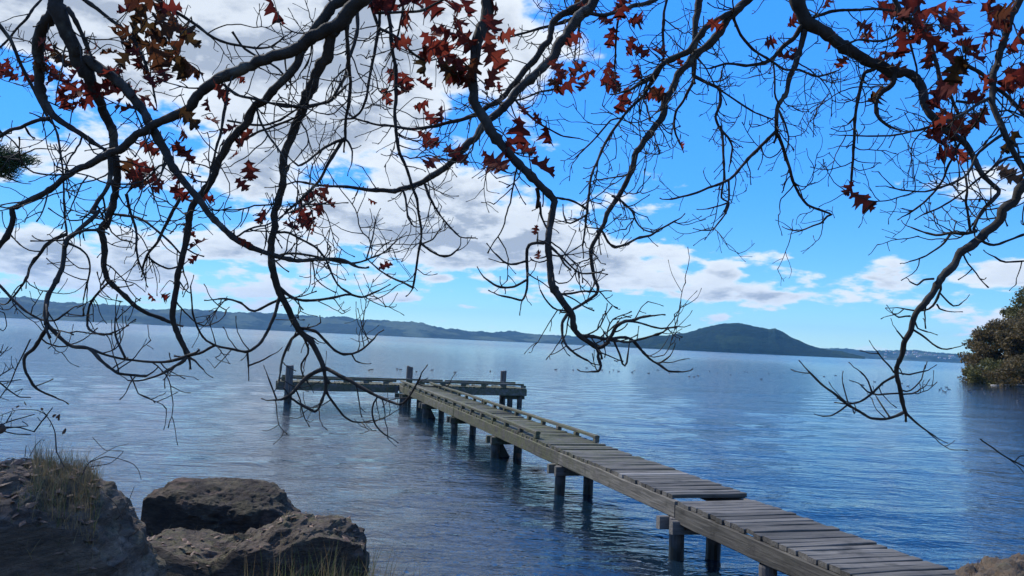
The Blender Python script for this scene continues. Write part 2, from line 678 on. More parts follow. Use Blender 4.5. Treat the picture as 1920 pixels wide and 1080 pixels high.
def m_water():
    m = Mat('lake_water')
    geo = m.n('ShaderNodeNewGeometry')
    sy = m.n('ShaderNodeSeparateXYZ')
    m.l(geo.outputs['Position'], sy.inputs[0])
    ln = m.n('ShaderNodeVectorMath', operation='LENGTH')
    m.l(geo.outputs['Position'], ln.inputs[0])
    dist = ln.outputs['Value']
    p = m.world()
    # suspended sediment near the beach
    d2 = m.math('ADD', dist, m.math('MULTIPLY', m.noise(m.world((0.25, 0.7, 1)), 0.9, 4), 6.0))
    sed = m.math('MULTIPLY', m.maprange(d2, 9.5, 17.0, 1.0, 0.0), m.maprange(sy.outputs[0], -8.0, 0.5, 1.0, 0.05))
    c = m.mix(sed, (0.004, 0.014, 0.026), (0.07, 0.062, 0.048))
    m.color(c)
    m.b.inputs['IOR'].default_value = 1.333
    m.rough(m.maprange(dist, 20, 400, 0.03, 0.16))
    # ripples: three sizes, crests lying across the wind
    w1 = m.noise(m.world((0.75, 1.5, 1), (0, 0, math.radians(-14))), 1.6, 3, 0.55, 0.5)
    w2 = m.noise(m.world((0.85, 1.4, 1), (0, 0, math.radians(9))), 5.2, 3, 0.6, 0.6)
    w3 = m.noise(m.world((0.25, 0.8, 1), (0, 0, math.radians(-7))), 0.33, 4, 0.6, 0.3)
    gust = m.maprange(m.noise(m.world((0.02, 0.06, 1)), 1.0, 4, 0.6), 0.35, 0.65, 0.3, 1.3)
    b1 = m.bump(w1, 1.0, 0.032)
    b2 = m.bump(w2, 1.0, 0.019, b1)
    bn = m.n('ShaderNodeBump')
    m.l(w3, bn.inputs['Height'])
    m.l(gust, bn.inputs['Strength'])
    bn.inputs['Distance'].default_value = 0.19
    m.l(b2, bn.inputs['Normal'])
    m.l(bn.outputs[0], m.b.inputs['Normal'])
    return m.m


def m_hill(name, woods, field, fieldness, scale):
    m = Mat(name)
    p = m.world((1, 1, 2.2))
    f = m.noise(p, scale * 5, 5, 0.65)
    c = m.ramp(f, [(0.3, tuple(x * 0.55 for x in woods)), (0.7, tuple(x * 1.35 for x in woods))])
    pa = m.maprange(m.noise(p, scale * 0.8, 4, 0.55), 0.52, 0.6)
    c = m.mix(m.math('MULTIPLY', pa, fieldness), c, field)
    m.color(c)
    m.rough(0.95)
    m.spec(0.1)
    m.bump(f, 1.0, 9.0)
    return m.m


def m_plain(name, c, rough=0.8, var=0.35, scale=8, spec=0.3):
    m = Mat(name)
    p = m.coord('Object')
    k = m.noise(p, scale, 4, 0.6)
    m.color(m.mix(m.maprange(k, 0.3, 0.7), tuple(x * (1 - var) for x in c), tuple(min(1, x * (1 + var)) for x in c)))
    m.rough(rough)
    m.spec(spec)
    return m.m


def m_foliage(name, a, b, tr=0.3):
    m = Mat(name)
    geo = m.n('ShaderNodeNewGeometry')
    k = m.noise(m.world(), 0.7, 4, 0.6)
    mixf = m.math('ADD', m.math('MULTIPLY', geo.outputs['Random Per Island'], 0.6), m.math('MULTIPLY', m.maprange(k, 0.35, 0.65), 0.4))
    c = m.mix(mixf, a, b)
    m.color(c)
    m.rough(0.6)
    m.spec(0.25)
    tl = m.n('ShaderNodeBsdfTranslucent')
    m.l(c, tl.inputs[0])
    ms = m.n('ShaderNodeMixShader')
    ms.inputs[0].default_value = tr
    m.l(m.b.outputs[0], ms.inputs[1])
    m.l(tl.outputs[0], ms.inputs[2])
    m.l(ms.outputs[0], m.out.inputs['Surface'])
    return m.m


BARK = m_bark()
LEAF_RED = m_leaf('leaf_red', [(0.0, (0.10, 0.02, 0.018)), (0.5, (0.155, 0.03, 0.024)), (1.0, (0.21, 0.048, 0.03))], (1.15, 0.95, 0.85))
LEAF_BRONZE = m_leaf('leaf_bronze', [(0.0, (0.06, 0.04, 0.02)), (0.5, (0.085, 0.04, 0.023)), (1.0, (0.10, 0.034, 0.022))], (1.1, 1.0, 0.7))
LEAF_BROWN = m_leaf('leaf_brown', [(0.0, (0.09, 0.06, 0.045)), (1.0, (0.16, 0.10, 0.07))], (1.1, 1.0, 0.8))
DECK = m_wood('deck_timber', (0.05, 0.045, 0.038), (0.105, 0.095, 0.08), (0.20, 0.182, 0.155), 0.95, 0)
PALE = m_wood('pale_timber', (0.12, 0.11, 0.095), (0.20, 0.185, 0.16), (0.30, 0.28, 0.245), 0.0, 0)
BEAM = m_wood('beam_timber', (0.04, 0.036, 0.03), (0.105, 0.095, 0.08), (0.22, 0.20, 0.168), 0.9, 1)
BEAMX = m_wood('cross_timber', (0.07, 0.065, 0.058), (0.13, 0.12, 0.105), (0.22, 0.20, 0.175), 0.8, 0)
PILE = m_pile()
ROCK = m_rock('boulder_rock', 0.5, 0.80)
ROCKB = m_rock('dark_shaded_boulder_rock', 0.3, 0.30)  # dark stone, tone lowered further so shade is carried in its colour
ROCKC = m_rock('flaky_boulder_rock', 0.65, 0.46)  # brown stone, its colour darkened in place of shade that misses it
GROUND = m_ground()
WATER = m_water()
HILL = m_hill('hill_woods', (0.018, 0.034, 0.027), (0.11, 0.14, 0.085), 0.5, 0.0035)
ISLE = m_hill('island_bush', (0.006, 0.018, 0.012), (0.024, 0.042, 0.016), 0.6, 0.008)
DRY = m_foliage('dry_grass', (0.15, 0.108, 0.052), (0.32, 0.25, 0.13), 0.3)
GREEN = m_foliage('green_grass', (0.06, 0.09, 0.025), (0.15, 0.17, 0.06), 0.3)
LITTER = m_foliage('leaf_litter', (0.10, 0.06, 0.04), (0.22, 0.13, 0.08), 0.15)
EVERG = m_foliage('evergreen_needles', (0.02, 0.04, 0.016), (0.055, 0.085, 0.03), 0.2)
AUTUMN = m_foliage('autumn_foliage', (0.06, 0.048, 0.02), (0.18, 0.128, 0.052), 0.35)
OLIVE = m_foliage('olive_foliage', (0.055, 0.06, 0.02), (0.17, 0.155, 0.05), 0.35)
DUCK = m_plain('dark_feathers', (0.022, 0.02, 0.02), 0.7)
PALEWOOD = m_plain('bleached_wood', (0.42, 0.39, 0.35), 0.85, 0.3, 5)
STEM = m_plain('dark_stem', (0.075, 0.055, 0.04), 0.8, 0.4, 20)


# ------------------------------------------------------------------ the setting: ground, lake, hills, island, haze
def shore_y(X):
    X = np.asarray(X, float)
    y = 8.0 + 0.22 * np.sin(X * 1.3 + 0.4) + 0.12 * np.sin(X * 3.1)
    y = np.where(X < -6.2, np.minimum(-X / 0.775, 70.0), y)
    y = np.where(X > 5.6, np.minimum(X / 0.70, 96.0), y)
    pt = 128 - 34 * np.clip((78 - X) / 14.0, 0, 1) ** 2
    y = np.where(X > 64, np.maximum(y, pt), y)
    return y


def ground_z(X, Y, fine=False, bed=False):
    X, Y = np.asarray(X, float), np.asarray(Y, float)
    d = shore_y(X) - Y
    big = np.clip(np.abs(X) / 60.0, 0, 1)
    z = np.where(d > 0, np.minimum(0.135 * d - 0.09, 1.12 + 0.02 * np.maximum(d - 9, 0) * (1 - 0) ), np.maximum(0.13 * d - 0.09, -3.0))
    z = np.minimum(z, 5.0)
    z = z + np.clip(d + 0.5, 0, 1.5) * 0.05 * fbm(np.stack([X * 0.9, Y * 0.9, X * 0], -1), 4)
    # the hummock beside the landing of the jetty
    q = ((X - 5.45) / 1.85) ** 2 + ((Y - 6.3) / 1.35) ** 2
    hum = 0.735 * np.clip(1.3 - q ** 4, 0, 1) ** 0.5
    hum = hum + np.where(hum > 0.02, 0.05 * fbm(np.stack([X * 2.6, Y * 2.6, X * 0 + 5], -1), 5), 0)
    if fine:
        z = np.where(q < 1.3, hum + 0.05 * fbm(np.stack([X * 7, Y * 7, X * 0 + 2], -1), 4) + 0.035 * fbm(np.stack([X * 26, Y * 26, X * 0 + 8], -1), 3), -0.6)
        return z
    z = np.maximum(z, np.where(q < 1.3, hum - (0.16 if bed else 0.0), -9))
    return z


def sheet(name, xs, ys, zf, mat):
    X, Y = np.meshgrid(xs, ys, indexing='ij')
    Z = zf(X, Y)
    nx, ny = len(xs), len(ys)
    V = np.stack([X, Y, Z], -1).reshape(-1, 3)
    i, j = np.meshgrid(np.arange(nx - 1), np.arange(ny - 1), indexing='ij')
    a = (i * ny + j).ravel()
    Fq = np.stack([a, a + ny, a + ny + 1, a + 1], -1)
    return mesh_data(name, V, Fq.tolist(), mat)


_t = np.linspace(-1, 1, 380)
gx = 6 * np.sinh(_t * 9.05)
gy = 5 + 6 * np.sinh(_t * 9.05)
tag(link('ground', sheet('ground', gx, gy, lambda a, b: ground_z(a, b, bed=True), GROUND)), kind='structure')
tag(link('bank', sheet('bank', np.arange(3.3, 7.8, 0.03), np.arange(4.5, 8.2, 0.03), lambda a, b: ground_z(a, b, fine=True), GROUND)), kind='structure')


def make_water():
    az = np.concatenate([np.arange(-180, -44, 4.0), np.arange(-44, 44, 0.26), np.arange(44, 180, 4.0)])
    az = np.radians(az)
    r = [2.5]
    while r[-1] < 90:
        r.append(r[-1] * 1.0115)
    while r[-1] < 30000:
        r.append(r[-1] * 1.07)
    r = np.array(r)
    A, Rr = np.meshgrid(az, r, indexing='ij')
    X, Y = np.sin(A) * Rr, np.cos(A) * Rr
    Z = np.zeros_like(X)
    cell = np.maximum(Rr * 0.0115, Rr * 0.0045)
    g = np.random.default_rng(5)
    for k in range(46):
        lam = 0.36 * (7.0 ** g.random())
        th = math.radians(-90 + 14 + g.normal() * 34)
        kx, ky = math.cos(th) * 2 * math.pi / lam, math.sin(th) * 2 * math.pi / lam
        amp = 0.0025 * lam ** 0.65
        fade = np.clip((lam / cell - 2.5) / 3.0, 0, 1)
        env = 0.6 + 0.4 * np.sin(X * 0.21 * g.random() + Y * 0.33 * g.random() + g.random() * 6)
        ph = kx * X + ky * Y + g.random() * 6.28 + 1.2 * np.sin(X * 0.15 + k) + 0.8 * np.sin(Y * 0.22 + 2 * k)
        Z += amp * fade * env * np.sin(ph)
    Z *= np.clip((100 - Rr) / 50, 0, 1)
    n, m_ = X.shape
    V = np.stack([X, Y, Z], -1).reshape(-1, 3)
    i, j = np.meshgrid(np.arange(n), np.arange(m_ - 1), indexing='ij')
    a = (i * m_ + j).ravel()
    b = (((i + 1) % n) * m_ + j).ravel()
    Fq = np.stack([a, a + 1, b + 1, b], -1)
    me = mesh_data('water', V, Fq.tolist(), WATER)
    return link('water', me)


tag(make_water(), kind='structure')


def ridge(name, prof, D0, depth, mat, rough, n_az=420, n_d=34, shore_in=0.0, seed=0.0, cross=1.0):
    """hills standing round the lake: ridge heights given as seen (u, v), at their real distance"""
    us = np.linspace(prof[0][0], prof[-1][0], n_az)
    vt = np.interp(us, [p[0] for p in prof], [p[1] for p in prof])
    V = []
    t = np.linspace(0, 1, n_d)
    for i, u in enumerate(us):
        d = ray(u, vt[i])
        h = math.hypot(d[0], d[1])
        dx, dy, sl = d[0] / h, d[1] / h, d[2] / h
        top = D0 + depth * 0.5
        H = CAM[2] + sl * top
        prof_t = np.sin(np.pi * np.clip(t, 0, 1)) ** cross
        rr = D0 + depth * t + shore_in * math.sin(u * 0.013 + seed)
        x, y = dx * rr, dy * rr
        nz = fbm(np.stack([x * 0.0045, y * 0.0045, x * 0 + seed], -1), 4) * rough * prof_t * (1 - 0.75 * np.exp(-((t - 0.5) / 0.14) ** 2))
        tree = np.abs(fbm(np.stack([x * 0.03, y * 0.03, x * 0 + seed + 3], -1), 3)) * rough * 0.30 * np.clip(prof_t * 3, 0, 1)
        z = np.maximum(H, 0.5) * prof_t + nz * np.clip(H / 60, 0, 1) + tree
        z[0] = z[-1] = -3
        V.append(np.stack([x, y, z], -1))
    V = np.array(V)
    n, m_ = V.shape[:2]
    i, j = np.meshgrid(np.arange(n - 1), np.arange(m_ - 1), indexing='ij')
    a = (i * m_ + j).ravel()
    Fq = np.stack([a, a + m_, a + m_ + 1, a + 1], -1)
    return link(name, mesh_data(name, V.reshape(-1, 3), Fq.tolist(), mat)), V


P_LEFT = [(-500, 545), (-250, 552), (-100, 556), (0, 561), (43, 559), (85, 564), (128, 569.5), (213, 576), (298, 584), (362, 582), (425, 589), (490, 589), (564, 593), (596, 596), (649, 599), (713, 601), (750, 604), (794, 608),
          (832, 618.5), (905, 624), (960, 626), (1011, 627), (1045, 630), (1066, 632), (1120, 637), (1180, 644), (1240, 650), (1300, 655)]
P_ISLE = [(1120, 651), (1160, 648), (1198, 636), (1224, 632), (1284, 626), (1310, 619), (1335, 612), (1352, 608.5), (1369, 607), (1390, 607), (1405, 610), (1420, 614), (1441, 619.5), (1454, 616.5), (1466, 623), (1480, 631),
          (1498, 640), (1514, 648), (1539, 655), (1578, 660), (1599, 665), (1622, 671)]
P_RIGHT = [(1440, 660), (1500, 657), (1558, 655), (1592, 657), (1655, 659), (1719, 660), (1796, 664), (1860, 667), (1940, 668), (2050, 668), (2200, 671), (2500, 690)]
hl, _ = ridge('hills_across_lake', P_LEFT, 4300, 1500, HILL, 34, seed=1.0, shore_in=120)
tag(hl, kind='structure')
isl, _ = ridge('island', P_ISLE, 2700, 620, ISLE, 15, n_az=460, n_d=60, seed=4.0, cross=0.8)
tag(isl, kind='structure')
hr, HRV = ridge('hills_far_shore', P_RIGHT, 5200, 1500, HILL, 26, seed=9.0, shore_in=80)
tag(hr, kind='structure')

hz = Mat('lake_air')
hz.t.nodes.remove(hz.b)
pv = hz.n('ShaderNodeVolumePrincipled')
pv.inputs['Color'].default_value = (0.18, 0.56, 1.0, 1)
pv.inputs['Density'].default_value = 0.00006
pv.inputs['Anisotropy'].default_value = 0.0
hz.l(pv.outputs[0], hz.out.inputs['Volume'])
mb = MB()
mb.box(-9000, 9000, -3000, 9000, -6, 330)
hb = mb.build('haze', hz.m)
tag(hb, 'thin blue haze over the lake and its far shores', 'haze', kind='stuff')

# ------------------------------------------------------------------ the jetty
JX, JY, JROT = 2.937, 6.595, math.radians(17.35)      # left edge of the deck where it reaches the bank
DZ0 = 0.70                                            # top of the deck above the lake
DW = 1.08
jetty = empty('jetty', (JX, JY, 0), JROT)
tag(jetty, 'long narrow weathered timber jetty with mossy T-shaped end standing in the lake', 'jetty')
PT = 0.048
PITCH_P = 0.137


def plank_mesh(length, width, thick, k):
    g = np.random.default_rng(100 + k)
    xs = np.linspace(0, length, 5)
    mbp = MB()
    P = []
    for i, x in enumerate(xs):
        wob = g.normal() * 0.002
        dz = g.normal() * 0.002
        w = width / 2 + g.normal() * 0.0025
        c = 0.006
        P += [(x, -w, -thick), (x, w, -thick), (x, w + wob, -c + dz), (x, w - c + wob, dz), (x, -w + c + wob, dz), (x, -w + wob, -c + dz)]
    n = 6
    Fs = []
    for i in range(len(xs) - 1):
        for j in range(n):
            j2 = (j + 1) % n
            Fs.append((i * n + j, (i + 1) * n + j, (i + 1) * n + j2, i * n + j2))
    Fs.append(tuple(range(n)))
    Fs.append(tuple((len(xs) - 1) * n + j for j in range(n))[::-1])
    mbp.add(P, Fs)
    return mbp.data('plank', DECK)


PL = [plank_mesh(DW - 0.03, 0.112 + 0.006 * (k % 3), PT, k) for k in range(6)]
S0, S1 = -2.1, 23.25
S_GAP = 2.90
s = S0
k = 0
while s < S1 - 0.05:
    if not (S_GAP < s < S_GAP + 0.15):
        up = 0.045 if s > S_GAP else 0.0
        o = link('plank', PL[rnd.randrange(6)], jetty)
        if abs(s - 4.42) < PITCH_P / 2:
            o.material_slots[0].link = 'OBJECT'
            o.material_slots[0].material = PALE
        o.location = (rnd.uniform(0.008, 0.04), s, DZ0 - 0.005 + up + rnd.uniform(-0.003, 0.004))
        o.rotation_euler = (rnd.gauss(0, 0.010), rnd.gauss(0, 0.004), rnd.gauss(0, 0.0045))
        if rnd.random() < 0.06:
            o.location.z += 0.014
            o.rotation_euler[0] += rnd.choice((-1, 1)) * 0.05
    s += PITCH_P
    k += 1


def timber(name, x0, x1, y0, y1, z0, z1, mat, parent, along=1, n=10, warp=0.006, seed=0, bev=0.01):
    """a long sawn timber with worn edges, slightly bowed"""
    g = np.random.default_rng(seed + 500)
    L0, L1 = (y0, y1) if along == 1 else (x0, x1)
    ts = np.linspace(L0, L1, n)
    P, Fs = [], []
    for i, t in enumerate(ts):
        a0, a1 = ((x0, x1) if along == 1 else (y0, y1))
        da, dz = g.normal() * warp, g.normal() * warp * 0.6
        e = g.normal(size=8) * warp * 0.5
        ring = [(a0 + bev, z0), (a1 - bev, z0), (a1, z0 + bev), (a1, z1 - bev), (a1 - bev, z1), (a0 + bev, z1), (a0, z1 - bev), (a0, z0 + bev)]
        for q, (a, z) in enumerate(ring):
            P.append((a + da + e[q], t, z + dz + e[q]) if along == 1 else (t, a + da + e[q], z + dz + e[q]))
    m_ = 8
    for i in range(n - 1):
        for j in range(m_):
            j2 = (j + 1) % m_
            Fs.append((i * m_ + j, i * m_ + j2, (i + 1) * m_ + j2, (i + 1) * m_ + j) if along != 1 else (i * m_ + j, (i + 1) * m_ + j, (i + 1) * m_ + j2, i * m_ + j2))
    Fs.append(tuple(range(m_)) if along == 1 else tuple(range(m_))[::-1])
    Fs.append(tuple((n - 1) * m_ + j for j in range(m_))[::-1] if along == 1 else tuple((n - 1) * m_ + j for j in range(m_)))
    mbt = MB()
    mbt.add(P, Fs)
    return mbt.build(name, mat, parent)


BZ1 = DZ0 - PT - 0.008
# side stringers in lengths, butted at the bents, the far ones sitting a little higher
cuts = [-2.1, -0.62, 2.92, 6.8, 10.65, 14.5, 18.4, 22.2, 23.24]
for side, xa in ((0, 0.0), (1, DW - 0.075)):
    for i in range(len(cuts) - 1):
        hi = 0.045 if cuts[i] > 2 else 0.0
        dep = 0.20 if i < 3 else 0.225
        timber('stringer', xa - 0.004 * (i % 2), xa + 0.075, cuts[i] + 0.012, cuts[i + 1] - 0.012, BZ1 - dep + hi, BZ1 + hi, BEAM, jetty, 1, 9, 0.004, i + 20 * side)

# piles in pairs, with clamping caps
PILES = [(1.22, 0.08, 0.60, 0.088), (2.95, 0.05, 0.56, 0.090), (6.80, 0.05, 0.56, 0.088), (10.65, 0.05, 0.56, 0.094), (14.5, 0.05, 0.56, 0.088), (18.4, 0.05, 0.56, 0.09), (22.1, 0.05, 0.56, 0.09)]


def pile(x, y, r, top, lean=(0, 0), name='pile', seed=0):
    g = np.random.default_rng(seed + 900)
    zs = np.concatenate([np.linspace(-2.4, top - 0.03, 12), [top - 0.008, top]])
    pts = np.stack([x + lean[0] * (zs - top) + g.normal(size=len(zs)) * 0.002, y + lean[1] * (zs - top), zs], -1)
    rad = r * (1 + 0.05 * (top - zs) / 3) * (1 + g.normal(size=len(zs)) * 0.012)
    rad[-2] *= 0.97
    rad[-1] *= 0.86
    mbp = MB()
    mbp.tube(pts, rad, 14, True, 0.01)
    return mbp.build(name, PILE, jetty, smooth=False)


for i, (sp, xl, xr, r) in enumerate(PILES):
    hi = 0.045 if sp > 2 else 0
    cap_top = BZ1 - (0.203 if i < 3 else 0.228) + hi
    for xx in (xl, xr):
        pile(xx, sp, r, cap_top + 0.02 if False else cap_top - 0.005, (rnd.gauss(0, 0.012), rnd.gauss(0, 0.01)), seed=i * 3 + int(xx * 10))
    for dy in ((-0.13, 0.13) if i else ()):
        timber('cap_beam', -0.10 - 0.03 * (dy > 0), DW + 0.08, sp + dy - 0.042, sp + dy + 0.042, cap_top - 0.16, cap_top - 0.004, BEAMX, jetty, 0, 6, 0.004, 60 + i)
    for dy in ((-0.185, 0.185) if i else ()):
        for xx in (xl, xr):
            mbb = MB()
            mbb.tube([(xx, sp + dy, cap_top - 0.08), (xx, sp + dy + math.copysign(0.012, dy), cap_top - 0.08)], [0.017, 0.015], 8)
            mbb.build('bolt', STEM, jetty)
# broad diagonal braces on the third and fifth bents
for sp in (10.65, 18.4):
    mbb = MB()
    P = []
    for y in (sp + 0.10, sp + 0.14):
        P += [(-0.06, y, 0.40), (0.18, y, 0.40), (0.50, y, -0.16), (0.20, y, -0.16)]
    mbb.add(P, [(3, 2, 1, 0), (4, 5, 6, 7), (0, 1, 5, 4), (1, 2, 6, 5), (2, 3, 7, 6), (3, 0, 4, 7)])
    mbb.build('brace', PILE, jetty)

# kerb rails on blocks
HI = DZ0 + 0.045


def kerb(x0, x1, ya, yb, step, seed, z=HI):
    timber('kerb_rail', x0, x1, ya, yb, z + 0.075, z + 0.135, BEAM, jetty, 1, 16, 0.004, seed)
    y = ya + 0.06
    while y < yb - 0.05:
        mbk = MB()
        mbk.box(x0 + 0.002, x1 - 0.002, y - 0.06, y + 0.06, z + 0.004, z + 0.074, 0.006, 0.001)
        mbk.build('kerb_block', BEAM, jetty)
        y += step


kerb(0.99, 1.075, 7.55, 15.2, 0.94, 70)
kerb(0.985, 1.07, 15.24, 22.6, 0.94, 71)
kerb(0.02, 0.11, 8.05, 15.6, 0.94, 72)
kerb(0.015, 0.105, 15.64, 23.1, 0.94, 73)

# the cross head
TL, TR_ = -4.35, 5.0
TS0, TS1 = 23.28, 24.55
for (a, b, sd) in ((TL, -0.02, 0), (0.04, TR_, 1)):
    timber('head_beam', a, b, TS0, TS0 + 0.09, 0.40, 0.652, BEAMX, jetty, 0, 12, 0.004, 80 + sd)
    timber('head_beam', a, b, TS1 - 0.09, TS1, 0.40, 0.652, BEAMX, jetty, 0, 12, 0.004, 84 + sd)
HP = [plank_mesh(TS1 - TS0 - 0.02, 0.12, PT, 40 + k) for k in range(3)]
x = TL + 0.1
while x < TR_:
    o = link('plank', HP[rnd.randrange(3)], jetty)
    o.location = (x, TS0 + 0.01, DZ0 + rnd.uniform(-0.004, 0.006))
    o.rotation_euler = (0, rnd.gauss(0, 0.01), math.pi / 2 + rnd.gauss(0, 0.004))
    x += PITCH_P
for (a, b, st, yk, sd) in ((TL + 0.15, -0.1, 0.72, TS0 + 0.02, 90), (0.75, TR_ - 0.12, 0.80, TS0 + 0.02, 91), (TL + 0.2, 1.9, 0.77, TS1 - 0.11, 92), (2.0, TR_ - 0.1, 0.77, TS1 - 0.11, 93)):
    timber('kerb_rail', a, b, yk, yk + 0.09, DZ0 + 0.10, DZ0 + 0.17, BEAMX, jetty, 0, 10, 0.004, sd)
    x = a + 0.12
    while x < b:
        mbk = MB()
        mbk.box(x - 0.10, x + 0.10, yk + 0.004, yk + 0.086, DZ0 + 0.012, DZ0 + 0.099, 0.006, 0.001)
        mbk.build('kerb_block', BEAMX, jetty)
        x += st
# tall mooring posts and the piles that carry the head
for (x, y, r, top, sd) in ((-3.93, TS0 - 0.14, 0.135, 1.28, 1), (0.62, TS1 + 0.14, 0.125, 1.33, 2), (4.45, TS1 + 0.14, 0.12, 1.30, 3)):
    pile(x, y, r, top, (0, 0), 'mooring_post', 40 + sd)
for (x, y, r) in ((-3.9, TS1 - 0.25, 0.10), (0.18, TS0 - 0.16, 0.16), (0.95, TS0 - 0.16, 0.13), (4.42, TS0 + 0.3, 0.11), (4.80, TS0 + 0.25, 0.10)):
    pile(x, y, r, 0.39, (0, 0), 'pile', int(x * 10) + 90)
timber('cap_beam', 4.15, 4.98, TS0 + 0.18, TS0 + 0.34, 0.26, 0.396, BEAMX, jetty, 0, 4, 0.003, 97)
timber('cap_beam', -0.15, 1.25, TS0 - 0.16, TS0 - 0.06, 0.24, 0.396, BEAMX, jetty, 0, 4, 0.003, 98)

# ------------------------------------------------------------------ boulders on the shore
from mathutils.bvhtree import BVHTree


def boulder(name, outline, D, zbase, dep, seed, mat, blocky=0.6, amp=0.06, n=150, m_=80, cuts=0):
    pts = np.array([at(u, v, D) for u, v in outline])
    xs = np.linspace(pts[0, 0], pts[-1, 0], n)
    zt = np.interp(xs, pts[:, 0], pts[:, 2])
    y0 = pts[:, 1].mean()
    th = np.linspace(-0.25, math.pi + 0.25, m_)
    xc, hw = (xs[0] + xs[-1]) / 2, (xs[-1] - xs[0]) / 2
    V = []
    for x, z in zip(xs, zt):
        e = max(1 - ((x - xc) / hw) ** 2, 0.0) ** 0.35
        c, s_ = np.cos(th), np.sin(th)
        yy = y0 - dep * e * np.sign(c) * np.abs(c) ** 0.75
        hh = max(z - zbase, 0.02)
        zz = zbase + np.where(s_ > 0, hh * np.abs(s_) ** blocky, -0.4 * np.abs(s_))
        V.append(np.stack([np.full_like(yy, x), yy, zz], -1))
    V = np.array(V)
    p = V.reshape(-1, 3)
    ctr = np.array([xc, y0, zbase])
    nrm = p - ctr
    nrm = nrm / (np.linalg.norm(nrm, axis=1)[:, None] + 1e-9)
    d = amp * fbm(p * 1.9 + seed, 3) + amp * 0.55 * (0.5 - np.abs(fbm(p * 4.2 + seed * 2, 4))) + amp * 0.42 * fbm(p * np.array([9, 9, 22]) + seed, 4)
    top = np.clip((p[:, 2] - zbase) / 0.3, 0, 1)
    p2 = p + nrm * (d * (0.5 + 0.5 * top))[:, None]
    # broken faces
    gg = np.random.default_rng(int(seed * 10))
    ext = np.array([hw, dep, max(zt.max() - zbase, 0.1)])
    for _ in range(cuts):
        nv = gg.normal(size=3)
        nv[2] = abs(nv[2]) * 0.28
        nv[1] = -abs(nv[1]) if gg.random() < 0.7 else nv[1]
        nv /= np.linalg.norm(nv)
        q = ((p2 - ctr) / ext) @ nv
        lim = gg.uniform(0.80, 0.95) * q.max()
        over = np.maximum(q - lim, 0)
        p2 = p2 - (over * 0.97)[:, None] * nv * ext
    # bedding ledges
    p2[:, 2] += 0.012 * np.round(np.sin((p2[:, 2] + 0.18 * p2[:, 0]) * 26 + fbm(p * 1.3, 2) * 2.5) * 1.5)
    nn, mm = n, m_
    i, j = np.meshgrid(np.arange(nn - 1), np.arange(mm - 1), indexing='ij')
    a = (i * mm + j).ravel()
    Fq = np.stack([a, a + 1, a + mm + 1, a + mm], -1).tolist()
    Fq.append(list(range(mm))[::-1])
    Fq.append([(nn - 1) * mm + q for q in range(mm)])
    me = mesh_data(name, p2, Fq, mat)
    me.set_sharp_from_angle(angle=math.radians(28))
    return link(name, me), BVHTree.FromPolygons([Vector(q) for q in p2.tolist()], Fq)


b1, BV1 = boulder('boulder', [(-450, 1100), (-400, 975), (-250, 900), (-100, 885), (0, 888), (60, 892), (120, 902), (155, 915), (180, 942), (205, 980), (228, 1018), (248, 1065), (262, 1120), (272, 1190)], 5.1, 0.42, 1.0, 3.1, ROCK, 0.5, 0.075, cuts=9)
tag(b1, 'largest grey boulder, dry grass and leaf litter on top, lower left corner', 'boulder', 'boulders on the shore')
b2, BV2 = boulder('boulder', [(258, 1060), (268, 1000), (272, 965), (280, 940), (300, 922), (335, 906), (400, 910), (440, 914), (480, 920), (510, 932), (532, 950), (550, 967), (559, 992), (564, 1050)], 9.75, -0.12, 0.75, 5.2, ROCKB, 0.30, 0.06, cuts=5)
tag(b2, 'dark angular boulder with flat top at the water edge, behind the low flaky one', 'boulder', 'boulders on the shore')
b3, BV3 = boulder('boulder', [(228, 1120), (240, 1040), (252, 1028), (275, 1014), (300, 1006), (340, 1009), (400, 1015), (450, 1008), (490, 995), (520, 986), (570, 988), (620, 986), (645, 996), (665, 1008), (680, 1032), (684, 1062), (680, 1130)], 8.15, -0.15, 0.85, 14.2, ROCKC, 0.40, 0.10, cuts=14)
tag(b3, 'low broad brown flaky boulder with two humps, in front of the flat topped one', 'boulder', 'boulders on the shore')


def drop(bv, x, y, z=5.0):
    h = bv.ray_cast(Vector((x, y, z)), Vector((0, 0, -1)))
    return h[0].z if h[0] is not None else None


def blade(mbx, base, length, az, lean, width, droop=1.2, seg=4):
    base = np.array(base, float)
    dirh = np.array([math.cos(az), math.sin(az), 0])
    side = np.array([-math.sin(az + 0.7), math.cos(az + 0.7), 0])
    P = []
    p = base.copy()
    ang = lean
    for i in range(seg + 1):
        w = width * (1 - (i / seg) ** 1.6) + 0.0006
        P += [p - side * w / 2, p + side * w / 2]
        st = length / seg
        p = p + st * (dirh * math.sin(ang) + np.array([0, 0, math.cos(ang)]))
        ang += droop / seg * (0.4 + i / seg)
    mbx.add(P, [(2 * i, 2 * i + 1, 2 * i + 3, 2 * i + 2) for i in range(seg)])


def tuft_field(name, n, spot, lo, hi, mats, split, label=None, wid=(0.003, 0.006), droop=1.1):
    mg = MB()
    for _ in range(n):
        q = spot()
        if q is None:
            continue
        mg.mi = 0 if rnd.random() < split else 1
        L = rnd.uniform(lo, hi) * rnd.uniform(0.6, 1.0)
        blade(mg, (q[0], q[1], q[2] - 0.02), L, rnd.uniform(0, 6.28), abs(rnd.gauss(0.1, 0.28)), rnd.uniform(*wid), rnd.uniform(0.1, droop))
    o = mg.build(name, mats)
    tag(o, label, 'grass', kind='stuff')
    return o


def spot_on(bv, u0, u1, v0, v1, D, sd=0.25):
    def f():
        p = at(rnd.uniform(u0, u1), rnd.uniform(v0, v1), D + rnd.gauss(0, sd))
        z = drop(bv, p[0], p[1])
        return None if z is None else (p[0], p[1], z)
    return f


